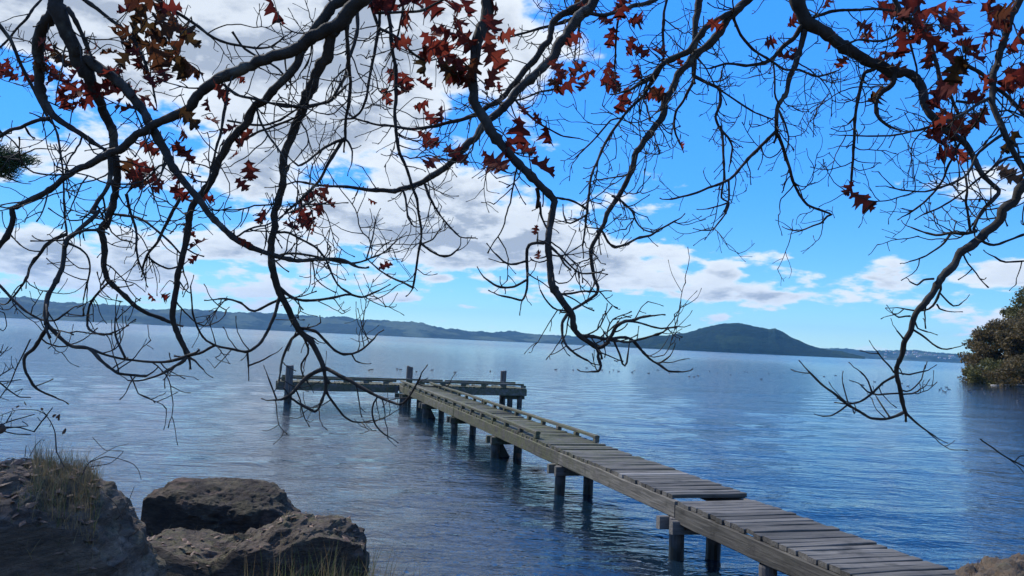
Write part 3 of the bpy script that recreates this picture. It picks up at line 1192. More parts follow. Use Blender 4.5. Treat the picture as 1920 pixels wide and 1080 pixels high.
tuft_field('grass', 1500, spot_on(BV1, 60, 190, 850, 900, 5.1, 0.35), 0.06, 0.25, [DRY, GREEN], 0.88, 'dry grass tuft on the crown of the largest boulder', (0.002, 0.0045))
tuft_field('grass', 260, spot_on(BV1, -60, 70, 850, 900, 5.1, 0.35), 0.03, 0.10, [DRY, GREEN], 0.7, 'short dry grass along the left of the largest boulder', (0.002, 0.004))
tuft_field('grass', 200, spot_on(BV1, 20, 110, 960, 1050, 4.5, 0.2), 0.03, 0.12, [DRY, GREEN], 0.5, 'small grass tufts in a hollow on the near face of the largest boulder', (0.002, 0.004))
tuft_field('grass', 420, spot_on(BV3, 250, 690, 960, 1060, 8.1, 0.5), 0.03, 0.12, [DRY, GREEN], 0.75, 'sparse dry grass rooted on the low flaky boulder', (0.002, 0.005))
tuft_field('grass', 90, spot_on(BV2, 330, 520, 900, 930, 9.7, 0.35), 0.02, 0.09, [DRY, GREEN], 0.5, 'sparse grass on top of the dark angular boulder', (0.002, 0.005))


def bank_spot(u0, u1, d0, d1):
    def f():
        D = rnd.uniform(d0, d1)
        u = rnd.uniform(u0, u1)
        if rnd.random() < 0.6:
            u = u0 + (u1 - u0) * rnd.triangular(0, 1, 0.45)
        p = at(u, 900, D)
        return (p[0], p[1], float(ground_z(p[0], p[1])))
    return f


tuft_field('grass', 700, bank_spot(470, 800, 5.9, 7.5), 0.25, 0.78, [DRY, GREEN], 0.55, 'long grass and seed stalks on the bank at the bottom edge, right of the boulders', (0.004, 0.009), 0.9)
tuft_field('grass', 1500, bank_spot(-200, 1700, 3.2, 6.2), 0.06, 0.22, [DRY, GREEN], 0.5, 'short grass on the bank below the camera', (0.003, 0.006))


def hum_spot():
    x, y = rnd.uniform(4.0, 6.6), rnd.uniform(5.0, 7.2)
    return (x, y, float(ground_z(x, y)))


tuft_field('grass', 4200, hum_spot, 0.02, 0.085, [DRY, LITTER], 0.25, 'dry grass thatch on the hummock by the landing of the jetty', (0.003, 0.007), 2.4)

# fallen leaves lying on the boulders
mf = MB()
for bv, spt, n in ((BV1, spot_on(BV1, -40, 190, 850, 930, 5.1, 0.4), 150), (BV3, spot_on(BV3, 250, 690, 960, 1070, 8.1, 0.5), 120)):
    for _ in range(n):
        q = spt()
        if q is None:
            continue
        a = rnd.uniform(0, 6.28)
        L = rnd.uniform(0.03, 0.06)
        ex = np.array([math.cos(a), math.sin(a), rnd.uniform(-0.4, 0.4)]) * L
        ey = np.array([-math.sin(a), math.cos(a), rnd.uniform(-0.4, 0.4)]) * L * 0.45
        c = np.array(q) + np.array([0, 0, 0.012])
        mf.add([c - ex, c - ey, c + ex * 0.2 + ey * 0.1 + np.array([0, 0, 0.008]), c + ex, c + ey], [(0, 1, 2), (1, 3, 2), (3, 4, 2), (4, 0, 2)])
tag(mf.build('fallen_leaves', LITTER), 'brown fallen leaves scattered on the boulders', 'leaf litter', kind='stuff')

# ------------------------------------------------------------------ the oak overhead
TILES = {'A': (0, 0, 2.7), 'B': (480, 0, 2.7), 'C': (960, 0, 2.7), 'D': (1400, 0, 2.7), 'E': (0, 380, 2.348), 'F': (500, 380, 2.348), 'G': (960, 380, 2.348), 'H': (1400, 380, 2.348), 'I': (0, 540, 3.6), 'J': (0, 820, 4.153)}
# widths in picture pixels along the branch ; distance ; twigs per metre ; course (places in the photograph, by tile)
OAK = """
34,30,26,19,17,16,15,11,9,7;3.2;4; A 285,-60 300,60 350,200 400,310 450,400 500,510 550,610 580,680 580,760 585,900 580,1060 E 505,20 480,80 445,120 455,170 460,220 455,280 475,340 510,375 560,420 600,460 660,490 720,515 752,528
26,24,22,19,14,11,6;3.3;3; A 300,20 270,90 220,150 190,230 190,330 205,430 230,520 275,590 350,640 430,690 500,740 550,770
9,8,8;3.3;7; A 250,598 200,605 130,630 60,660 0,695 -60,720
24,20,17,14,12,9,7;3.25;4; A 440,300 480,325 560,380 640,450 700,530 750,610 790,680 830,760 880,850 940,930 990,990 1030,1040 E 920,50 980,110 1030,155 1090,190 1150,215 1195,230 1300,252 1400,250 1503,252 1560,275
35,30,25,23,22,18,16,12,12,11;3.0;3; B 600,-60 560,-20 480,50 400,140 330,180 250,220 150,260 50,310 A 1296,320 1200,345 1130,385 1060,440 980,510 900,560 800,615 700,670 620,730 550,785 450,840 330,890 270,940 180,1000 100,1045 48,1058 E 48,35 55,60 45,110 20,160 -20,215
22,20,17,17,16,14,12,12,10;3.1;4; B 470,-20 370,30 340,80 300,150 240,250 200,310 130,400 60,480 A 1270,550 1240,610 1200,680 1150,750 1110,830 1060,920 1000,990 980,1030 965,1080 E 832,100 815,170 800,240 785,310 775,370 770,430 760,490 765,530 790,590 820,650 830,678
26,22,19,17,15,15,15,13,10;2.9;4; B 390,130 360,220 330,330 290,440 240,540 190,630 165,720 145,800 135,900 115,1000 F 35,47 35,100 25,160 20,220 25,280 40,340 60,400 85,450 115,510 150,570 195,610 225,660 240,700 250,740
10,9,7,4;2.9;3; F 245,735 230,742 180,765 140,800 110,840 80,860 50,868 30,870
4,3;2.9;0; F 45,868 30,830 5,765
9,8,7,5,4;2.9;4; F 252,725 270,732 320,760 370,785 420,815 480,850 540,875 590,890 625,858 655,810 677,768
7,6,5;2.9;3; F 250,735 258,790 255,830 240,880 222,920 200,915 150,890 110,862
6,5,4,3;2.9;4; F 258,800 265,840 300,890 340,940 380,965 430,968 460,960
4,4,3;2.9;4; F 485,855 465,890 465,940 480,980 505,1010 528,1025
7,6,5,4;2.9;4; F 150,572 140,578 110,600 85,650 70,690 60,740 55,785
5,4,3;2.9;3; F 160,585 185,650 165,690 150,720 160,760 180,790
7,6,5,4;2.9;5; F 155,560 170,555 220,570 260,610 300,650 340,668 390,665 430,640 477,598
4,3;2.9;0; F 375,668 390,695 410,703
9,8,7,6;3.3;5; B 470,20 465,100 465,300 480,420 470,520 455,600 450,700
7,6,5,4;3.3;5; B 450,700 400,715 350,745 300,790 250,830 215,840 185,815
8,7,6,6,5;3.3;6; B 450,700 440,710 400,770 360,840 320,910 270,970 200,1040 150,1080
5,3;3.3;2; B 452,705 470,722 490,770 485,825
8,8,7,6,5,4;3.4;5; B 525,-10 520,50 510,150 495,230 465,320 440,400 400,480 380,515 330,525 280,535 210,540 150,530 60,520 10,500
8,7,6,5;3.5;5; B 640,-20 630,60 625,130 610,200 590,330 570,430 560,490 530,560 480,600
9,8,8,7,6,5,5;3.6;7; B 660,-20 670,60 680,160 690,250 705,330 710,450 700,550 710,680 720,760 760,850 790,940 820,1020 825,1080 F 680,110 675,190 660,260 650,330 643,378
5,5,4;3.6;3; F 680,180 720,210 770,235 810,228 842,203
5,4,3;3.6;2; F 643,372 600,350 550,330 500,300 455,260
4,3;3.6;2; F 690,180 730,160 757,122
6,5,4;3.6;5; B 745,-15 740,60 725,165 690,255
8,7,6,5;3.5;5; B 560,-30 580,10 600,80 620,140 680,170 740,210 780,260 830,295 875,305
7,6,5;3.5;2; B 600,68 700,65 780,60 860,45 940,5
28,26,21,21,22,19,16,14,14,15,13,10;3.5;5; B 1195,-70 1175,40 1140,120 1110,220 1100,330 1095,430 1105,510 1130,560 1165,610 1200,680 1250,740 1310,810 1370,870 1440,940 1500,1000 1510,1060 F 1265,50 1245,130 1240,200 1240,270 1250,340 1280,400 1320,460 1345,490 1350,540 1370,580 1410,610 1450,635
8,7,6,4;3.5;5; F 1448,634 1465,652 1460,680 1472,720 1460,742 1428,744
9,8,7,5;3.5;7; G 372,642 400,636 420,618 440,580 455,540 490,520 540,515 612,500
5,4,3;3.5;5; G 490,520 540,525 600,540 660,555 728,546
8,7,6,5,4;3.5;5; G 300,582 350,590 420,605 490,595 530,605 570,650 610,690 650,715 690,742 738,745
4,3;3.5;1; G 640,710 670,695 697,675
5,4;3.5;1; G 450,612 475,670 490,718 505,715 512,663
5,4;3.5;4; G 440,600 500,612 560,600 620,585 665,570
8,6,5,4;3.5;5; G 250,482 240,492 222,530 222,590 240,630 265,655 300,680 337,698
18,17,17,15,15,14,12,10,9,7,6;3.7;5; C 1260,-60 1200,-10 1150,20 1110,70 1060,150 1000,210 930,270 880,320 840,390 790,470 770,560 730,640 680,710 640,770 615,830 580,910 530,1000 480,1080 G 400,90 370,150 350,200 350,270 360,330 378,370 370,400 330,430 290,455 255,475
23,22,21,18,17,15,13,11,7,5,3;4.6;5; C 490,-60 430,0 360,60 310,140 260,220 190,300 120,360 50,430 B 1296,480 1240,540 1190,600 1130,660 1080,720 1020,780 960,840 890,890 820,930 760,955 700,965 640,960 550,960 450,945 360,940 280,930 200,920 100,945
16,15,13,12,9,7,5,3;4.8;9; C 400,-20 340,15 250,70 210,120 180,200 120,290 60,350 20,410 B 1290,440 1230,510 1170,545 1100,580 1020,610 930,635 850,645 780,650 700,640 620,630 500,600 430,530
33,30,25,23,20,17,15,12,9,7;4.2;6; D 245,-60 270,40 300,110 350,130 400,170 450,210 500,240 560,270 620,310 690,340 760,360 820,375 860,400 890,450 900,520 930,580 960,610 1000,650 1060,690 1110,730 1150,800 1190,880 1240,930 1282,970 1250,1010 1200,1060 1170,1100
14,13,12,10,9,8;4.2;6; D 320,105 300,130 290,190 260,280 230,380 195,470 155,540 150,600 150,670
8,7,6,5,4;4.2;5; D 150,670 110,700 60,750 0,815 C 1150,860 1100,905 1020,940 930,975 800,1008
5,4;4.2;3; C 1098,908 1098,970 1095,1020 1078,1075
4,3;4.2;1; C 1095,1022 1050,1040 990,1057
8,7,6,5,4,3;4.2;9; D 150,672 162,690 190,770 215,840 235,920 270,990 310,1040 380,1065 430,1085 H 355,60 330,90 290,105 235,125 188,118
12,10,8,6,4;4.3;9; D 290,130 270,150 230,200 170,250 130,295 80,320 0,335 C 1130,325 1080,320 1000,345
8,7,6,5;4.3;9; D 660,335 640,352 600,372 580,440 560,520 545,600 545,720 540,820 527,942
13,11,8,6,4;4.3;10; D 760,375 740,420 690,460 660,510 655,570 680,610 720,640 785,662
10,10,9,8,7,6;4.0;7; D 735,-30 765,30 780,80 840,100 900,160 930,220 960,320 980,400 1030,480 1060,550 1090,620 1110,700
6,5,5,4;4.1;7; D 905,-30 850,60 815,120 820,180 840,260 860,340 862,382
6,5,4;4.1;7; D 815,120 740,190 650,210 560,200 500,225
17,15,14,13,12,12,13;3.3;6; D 1390,-60 1350,60 1310,180 1280,270 1255,380 1240,480 1260,570 1300,660 1340,750 1380,820 1415,870 1440,920
20,19,19,18,16,15,13,12,10,9,8;3.2;4; D 1440,890 1404,940 1350,1010 1290,1080 H 1130,60 1060,120 990,180 930,240 870,310 820,380 770,450 730,510 715,570 690,650 660,740 670,800 680,850 695,920
6,6,6,5,4;3.2;3; H 693,922 650,940 600,950 540,945 490,915 440,885 390,845 330,800 273,743
6,4,3;3.2;3; H 700,925 720,945 760,980 800,1010 833,1031
5,5,4;3.2;3; H 655,762 600,795 550,840 510,870 470,882 448,884
4,3;3.2;1; H 668,750 720,758 787,740
4,3;3.2;1; H 680,842 740,838 762,820
4,4,3;3.2;2; H 676,838 620,842 570,845 530,830 503,803
4,3;3.2;0; H 445,892 400,925 370,938 333,940
3,3;3.2;0; H 447,886 435,840 424,798
4,3;3.2;2; H 650,750 630,720 600,690 573,653
4,3;3.2;1; H 552,835 530,775 498,742
4,3;3.2;0; H 628,942 600,900 573,858
8,7,6,4,3;3.2;6; H 1010,120 960,140 900,135 850,145 820,140 780,130 722,108
5,4,3;3.2;3; H 895,142 860,185 800,225 750,250 718,258
6,5,5;3.2;3; H 985,125 975,60 965,0 D 1115,960 1108,890
6,5;3.2;3; H 995,115 1030,50 1075,-10
6,5,5;3.2;3; H 1030,165 1060,182 1100,185 1150,165 1221,140 1270,120
4,4;3.2;2; H 1270,255 1221,257 1130,260 1092,238
5,4,3;3.2;1; H 825,338 780,340 750,362 718,347
5,5,4,3;3.2;2; H 850,348 855,380 840,430 815,465 790,475 740,475 678,463
4,3;3.2;1; H 848,395 890,440 920,460 947,443
4,3;3.2;0; H 838,448 850,468 878,477
4,3;3.2;0; H 738,512 755,555 797,570
5,4,3;3.2;1; H 730,558 780,590 830,630 870,645 903,640
4,3;3.2;1; H 722,500 700,500 670,505 648,491
4,3;3.2;1; H 700,610 690,598 660,562
6,6,5,4,3;3.5;8; D 1240,492 1180,520 1100,570 1040,600 970,625 900,645 820,670 740,685 650,690 490,685
6,6,6;3.4;5; D 1062,512 1130,520 1200,510 1242,482
9,8,8,8;3.3;5; D 1100,320 1150,350 1200,380 1250,440 1300,470 1360,530 1420,605
7,6,5,4,3;3.4;6; D 1300,665 1290,682 1230,730 1170,780 1140,840 1110,890 1050,920 980,950 900,970 800,965 722,948
6,5,4,4;3.4;6; D 1420,795 1340,795 1280,820 1220,870 1160,920 1100,970 1030,1020 960,1060 900,1085
5,5,4;3.4;5; D 1210,530 1150,640 1080,720 1030,820 1000,900 960,960 900,1020 815,1085
16,15,14,13,12,9;5.0;8; C 965,-60 950,0 930,100 925,200 925,300 925,390
7,6,5,4;5.0;9; C 925,385 905,440 870,500 830,560 820,620 830,680 855,735
8,7,6,5,4;5.0;10; C 925,385 990,420 1050,450 1055,520 1030,590 1050,650 1090,690 1115,740 1108,825
4,4,3;5.0;4; C 1052,455 1150,520 1230,570 1322,606
6,12,14,14,12,8,5;5.2;10; C 1180,20 1100,60 1000,130 930,190 900,240 830,280 770,320 720,370 660,420 600,460 560,470
8,7,6,6,5,5,4;5.0;8; C 790,305 770,330 730,400 660,490 600,540 560,590 520,650 470,730 440,790 420,840 400,900 390,980 380,1060 G 325,80 320,140 310,190
4,4,3;5.0;7; C 555,598 500,610 430,690 380,740 322,800
6,6,5;5.0;8; C 795,-30 770,60 765,150 770,260 765,330
11,9,8,6,5;5.4;10; C 760,-20 700,5 620,35 540,60 460,75 390,70 300,95 200,125 0,180
5,5,4;5.0;9; C 565,-20 540,80 530,160 525,260 520,350
4,4,3;4.6;6; C 395,60 345,120 330,200 315,310
5,5,4,3;4.6;6; C 0,485 60,560 130,620 200,660 260,690 340,702
5,4,4;5.0;6; C 215,448 130,470 50,500 -60,520
7,6,5,5,4;4.6;8; C 1115,75 1160,180 1220,250 1300,300 1380,350 1450,350 1540,385 1640,360
4,4,4;4.3;5; C 1322,310 1330,400 1330,480 1350,525
4,4,3;4.3;5; C 1345,545 1380,620 1400,700 1390,762
7,6,5;4.4;5; D 335,95 420,60 500,50 580,50 660,45 760,55
9,8,7,6;3.6;6; A -50,60 0,130 50,200 90,290 130,380 170,450 215,540 245,605
5,5,4;3.8;8; A 225,-30 210,0 150,70 80,150 0,240 -60,300
5,4,4,4;3.3;5; A 255,598 290,680 310,800 320,880 322,980 E 280,0 285,60 295,135
9,8,6,5,4;3.7;6; A 400,-20 500,50 560,100 630,150 680,210 720,290 750,370 770,430 790,520
10,9,8;3.4;4; A 345,40 390,120 420,180 445,250
9,7,6,5,4;3.8;7; A 770,-20 870,50 940,90 1000,130 1060,180 1120,210 1200,230 1300,245 1370,235 1435,188
5,5,4;3.6;5; A 1175,160 1230,240 1290,280 1350,310 1410,350 1475,425
6,6,5,5;3.4;6; A 1120,420 1200,480 1280,500 1360,520 1440,540 1520,540 1610,525 1680,505 1730,455
5,5;3.4;5; A 1235,705 1330,660 1400,630 1485,598
5,5,4;3.4;5; A 1150,610 1250,630 1350,630 1430,600 1505,548
5,5,4;3.2;5; A 1295,540 1320,620 1360,690 1400,740 1435,795
8,6,5;3.4;5; A 1150,440 1140,510 1130,600 1110,700 1090,780 1065,870
10,9,9,10,10,10;3.15;5; A 560,790 555,900 520,990 460,1080 E 430,40 380,90 330,140 290,180 285,240 270,310 240,370 215,420 205,480 210,542
9,8,6,5,4;3.15;3; E 210,540 205,565 175,610 150,650 110,680 112,740 135,780 150,810 190,835 245,858
9,8,8,7,6,5;3.15;5; E 210,540 260,590 310,632 360,635 400,645 440,690 480,725 520,750 570,755 645,762
6,5,5,6,8;3.15;5; E 400,645 450,665 500,680 550,690 640,700 730,700 790,690 828,676
6,5,4,3;3.15;4; E 555,690 540,660 515,610 505,570 508,508
6,5,4,3;3.1;3; E 825,680 800,700 740,740 680,765 620,782 562,782
6,4,3;3.1;2; E 828,678 860,697 880,720 897,735
8,7,5,4;3.2;6; E 295,142 240,165 200,190 160,240 130,280 120,330 85,385 45,435
6,6;3.2;3; E 290,170 300,150 360,125 438,123
6,5,4;3.3;6; E -50,320 0,365 50,420 110,475 180,515 250,520 302,478
5,4,3;3.2;5; E 292,175 350,200 385,235 395,290 380,370 368,428
5,5,4;3.2;6; E 475,355 420,410 395,450 385,500 385,550 420,575 470,580 512,565
6,5,5,4;3.2;5; E 500,50 590,60 650,90 700,130 750,175 792,222
8,7,6,5;3.3;5; E 790,-20 750,60 720,120 690,180 650,230 630,285
4,4;3.3;3; E 648,236 690,270 740,290 792,278
6,5,4;3.4;6; E 555,-40 580,60 600,130 600,200 610,260 637,322
6,5,4;2.95;5; E 1222,425 1160,465 1110,480 1060,440 1010,425 962,425
8,7,6,5,4,3;2.95;4; E 1228,415 1205,490 1180,560 1150,620 1090,655 1030,645 960,635 900,600 870,550 850,490 845,430 840,368
5,4;2.95;0; E 1090,652 1095,725
4,3;2.95;1; E 1093,717 1150,695 1192,670
6,6,6;3.0;2; E 945,633 880,660 828,676
6,5,4,3;3.0;5; F 20,240 100,225 200,235 280,255 340,265 400,265 450,250 520,220 572,168
7,6,5,4;3.0;6; F 50,365 100,410 150,430 220,430 300,415 360,405 420,415 495,388
5,5,4;3.0;6; F 30,130 90,130 150,160 220,200 260,250 290,320 320,370 372,402
4,3;3.0;3; F 440,255 465,160 480,78
5,4;4.6;8; B 740,955 760,1010 765,1070 F 620,60 640,95
6,5,4,3;4.2;6; B 850,920 880,1000 910,1060 F 730,0 760,50 800,100 850,150 884,156
9,8,7,6,5,4;3.6;6; B 1420,950 1430,1010 1420,1060 F 1200,0 1210,60 1232,110
8,7,6,5,4;3.5;4; F 1240,170 1220,180 1180,180 1150,195 1145,250 1150,320 1145,390 1125,430 1080,420 1033,410
5,4;3.5;3; F 1148,260 1090,275 1050,265 1008,226
5,5,4;3.5;3; F 1148,340 1090,370 1040,375 1000,360 956,328
5,4,4;3.5;6; G 160,190 220,240 270,290 300,310 350,310
6,5,5,4;3.7;7; G 375,130 400,130 420,170 450,195 500,180 550,155 610,145 660,115 722,78
5,4,3;3.9;5; G 440,-30 490,0 530,40 550,90 580,120 620,132
4,4;3.7;4; G 262,300 230,270 200,220 165,185
5,4;3.5;6; G 215,405 260,400 310,390 375,392
4,4,3;3.5;5; G 245,478 190,470 150,430 125,385
6,5,4,3;4.4;6; C 1060,640 1070,740 1075,900 1060,1000 G 955,0 940,50 910,90 885,120 838,122
5,4;4.2;4; C 225,1000 300,1015 350,1040 390,1075 G 250,95 230,60
"""


def parse(txt):
    out = []
    for ln in txt.strip().splitlines():
        w, dep, tw, course = [x.strip() for x in ln.split(';')]
        pts, tl = [], None
        for tok in course.split():
            if tok in TILES:
                tl = TILES[tok]
            else:
                x, y = tok.split(',')
                pts.append((tl[0] + float(x) / tl[2], tl[1] + float(y) / tl[2]))
        out.append(([float(x) for x in w.split(',')], float(dep), float(tw), np.array(pts)))
    return out


def smooth_path(P, step):
    """a centripetal spline through the points, resampled"""
    P = np.asarray(P, float)
    if len(P) < 3:
        L = np.linalg.norm(P[-1] - P[0])
        n = max(3, int(L / step) + 1)
        return P[0] + (P[-1] - P[0]) * np.linspace(0, 1, n)[:, None]
    Q = np.vstack([2 * P[0] - P[1], P, 2 * P[-1] - P[-2]])
    out = []
    for i in range(1, len(Q) - 2):
        p0, p1, p2, p3 = Q[i - 1], Q[i], Q[i + 1], Q[i + 2]
        n = max(2, int(np.linalg.norm(p2 - p1) / step) + 1)
        t = np.linspace(0, 1, n, endpoint=False)[:, None]
        m1, m2 = (p2 - p0) * 0.27, (p3 - p1) * 0.27
        h = t * t
        out.append((2 * h * t - 3 * h + 1) * p1 + (h * t - 2 * h + t) * m1 + (-2 * h * t + 3 * h) * p2 + (h * t - h) * m2)
    out.append(P[-1:])
    return np.vstack(out)


TRUNK_X, TRUNK_Y = 1.3, -2.6
oak = empty('oak_tree', (TRUNK_X, TRUNK_Y, float(ground_z(TRUNK_X, TRUNK_Y)) - 0.05))
tag(oak, 'nearly bare oak with drooping branches and red lobed leaves hanging across the sky', 'tree')
OAKLOC = np.array(oak.location)
_all2, _alld, _alli = [], [], []           # picture places, distances and owners of all branch points so far
BR = []


def nearest(uv, lim):
    if not _all2:
        return None
    A = np.concatenate(_all2)
    d = np.hypot(A[:, 0] - uv[0], A[:, 1] - uv[1])
    k = int(d.argmin())
    if d[k] > lim:
        return None
    return np.concatenate(_alld)[k], d[k], np.concatenate(_alli)[k]


def add_branch(ws, dep, tw, uv, wander=0.16):
    uv2 = smooth_path(uv, 7.0)
    L = np.concatenate([[0], np.cumsum(np.linalg.norm(np.diff(uv2, axis=0), axis=1))])
    t = L / L[-1]
    inside = (uv2[0][0] > 4 and uv2[0][0] < 1916 and uv2[0][1] > 2)
    hit = nearest(uv2[0], 26) if inside else None
    d0 = hit[0] if hit else dep
    g = np.random.default_rng(len(BR) + 40)
    ph = g.random(3) * 6.28
    span = min(L[-1] / 500.0, 1.2)
    drift = g.normal() * wander * span * dep * 0.6
    D = d0 + drift * t + wander * span * 0.5 * (np.sin(t * 3.1 + ph[0]) - math.sin(ph[0]) + 0.4 * np.sin(t * 7.7 + ph[1]) - 0.4 * math.sin(ph[1]))
    if hit is None and inside is False:
        D = D + 0
    W_ = np.interp(t, np.linspace(0, 1, len(ws)), ws) * 0.88
    rad = np.maximum(W_ * D / FPX / 2, 0.0016)
    P = np.array([at(a, b, d) for (a, b), d in zip(uv2, D)])
    # a crooked, knotty habit
    kn = fbm(np.stack([L * 0.035 + 9 * len(BR), L * 0, L * 0], -1), 2)[:, None] * np.array([1.0, 0.6, 1.0]) * rad[:, None] * 0.5
    P = P + kn * np.array([1, 0.5, -1])
    i = len(BR)
    _all2.append(uv2)
    _alld.append(D)
    _alli.append(np.full(len(D), i))
    BR.append({'P': P, 'r': rad, 'uv': uv2, 'tw': tw, 'root': not inside, 'par': hit[2] if hit else None, 'extra': []})


for (ws, dep, tw, uv) in parse(OAK):
    add_branch(ws, dep, tw, uv)

# limbs that enter the picture from above are carried back to the trunk behind the camera
TR_TOP = np.array([TRUNK_X - 0.15, TRUNK_Y + 0.25, 5.4])
for bi, b in enumerate(BR):
    if not b['root']:
        continue
    P0 = b['P'][0]
    back = b['P'][0] - b['P'][4]
    back = back / (np.linalg.norm(back) + 1e-9)
    g = np.random.default_rng(bi)
    junction = TR_TOP + np.array([g.normal() * 0.05, g.normal() * 0.05, g.uniform(-1.0, 1.2)])
    if b['r'][0] < 0.016:
        # slender ones spring from the nearest stout limb overhead instead
        c1 = P0 + back * 0.35
        c2 = P0 + np.array([(0.3 - P0[0]) * 0.12, -0.7, 0.8])
        c3 = P0 + np.array([(0.5 - P0[0]) * 0.5, -2.2, 1.5])
    else:
        c1 = P0 + back * 0.4
        c2 = P0 * np.array([0.85, 0.55, 1]) + np.array([0, 0, 1.25])
        c3 = np.array([P0[0] * 0.45 + 0.4, P0[1] * 0.05, P0[2] + 2.0])
    ext = smooth_path(np.array([junction, c3, c2, c1, P0]), 0.08)[:-1]
    rr = np.linspace(max(b['r'][0] * 1.5, 0.02), b['r'][0], len(ext))
    b['P'] = np.vstack([ext, b['P']])
    b['r'] = np.concatenate([rr, b['r']])
    b['nx'] = len(ext)


def twig(mbx, p, d, L, r, lvl, g, up):
    """a crooked twig that turns its tip to the light, with side spurs and buds"""
    n = max(4, int(L / 0.022))
    pts, rads = [p], [r]
    st = L / n
    d = d / np.linalg.norm(d)
    for i in range(n):
        d = d + g.normal(size=3) * 0.16 + np.array([0, 0, up * 0.10])
        d = d / np.linalg.norm(d)
        pts.append(pts[-1] + d * st)
        rads.append(r * (1 - 0.45 * (i + 1) / n))
        if lvl > 0 and i > 0 and g.random() < 0.30:
            sd = np.cross(d, g.normal(size=3))
            sd = d * 0.7 + sd / (np.linalg.norm(sd) + 1e-9)
            twig(mbx, pts[-1], sd, L * g.uniform(0.25, 0.55), r * 0.72, lvl - 1, g, up)
    rads[-1] *= 1.7                                     # bud
    mbx.tube(pts, rads, 4 if lvl < 1 else 5, True)


twig_mb = {}
for bi, b in enumerate(BR):
    g = np.random.default_rng(3000 + bi)
    P, r = b['P'], b['r']
    nx = b.get('nx', 0)
    seg = np.linalg.norm(np.diff(P, axis=0), axis=1)
    s_ = np.concatenate([[0], np.cumsum(seg)])
    mbx = MB()
    if b['tw'] > 0:
        total = s_[-1] - s_[nx]
        cnt = int(total * b['tw'] * 2.1 + g.random())
        for q in range(int(total * b['tw'] * 0.23 + g.random())):
            # longer sprays filling the crown
            k = min(int(np.searchsorted(s_, s_[nx] + total * g.random() ** 0.7)), len(P) - 2)
            tan = P[k + 1] - P[k]
            tan = tan / np.linalg.norm(tan)
            sd = np.cross(tan, g.normal(size=3))
            sd = sd / (np.linalg.norm(sd) + 1e-9)
            if P[k][2] < 2.75:
                continue
            twig(mbx, P[k], tan * g.uniform(0.2, 0.8) + sd, g.uniform(0.22, 0.5), min(max(0.0030, r[k] * 0.5), 0.0045), 2, g, g.choice([0.6, 0.2, -0.5]))
        for q in range(cnt):
            x = s_[nx] + total * (g.random() ** 0.8)
            k = min(int(np.searchsorted(s_, x)), len(P) - 2)
            tan = P[k + 1] - P[k]
            tan = tan / np.linalg.norm(tan)
            sd = np.cross(tan, g.normal(size=3))
            sd = sd / (np.linalg.norm(sd) + 1e-9)
            d = tan * g.uniform(0.3, 0.9) + sd * np.array([1, 0.75, 1]) + np.array([0, 0, -0.25])
            L = g.uniform(0.04, 0.19) * (1.0 + 0.9 * (g.random() < 0.25))
            twig(mbx, P[k] + sd * r[k] * 0.5, d, L, min(max(0.0026, r[k] * 0.45), 0.0038), 1 if L > 0.09 else 0, g, g.choice([1.8, 1.1, -0.2]))
    # spur at the tip
    tan = P[-1] - P[-3]
    twig(mbx, P[-1], tan, 0.06, r[-1] * 0.8, 0, g, 0.6)
    twig_mb[bi] = mbx

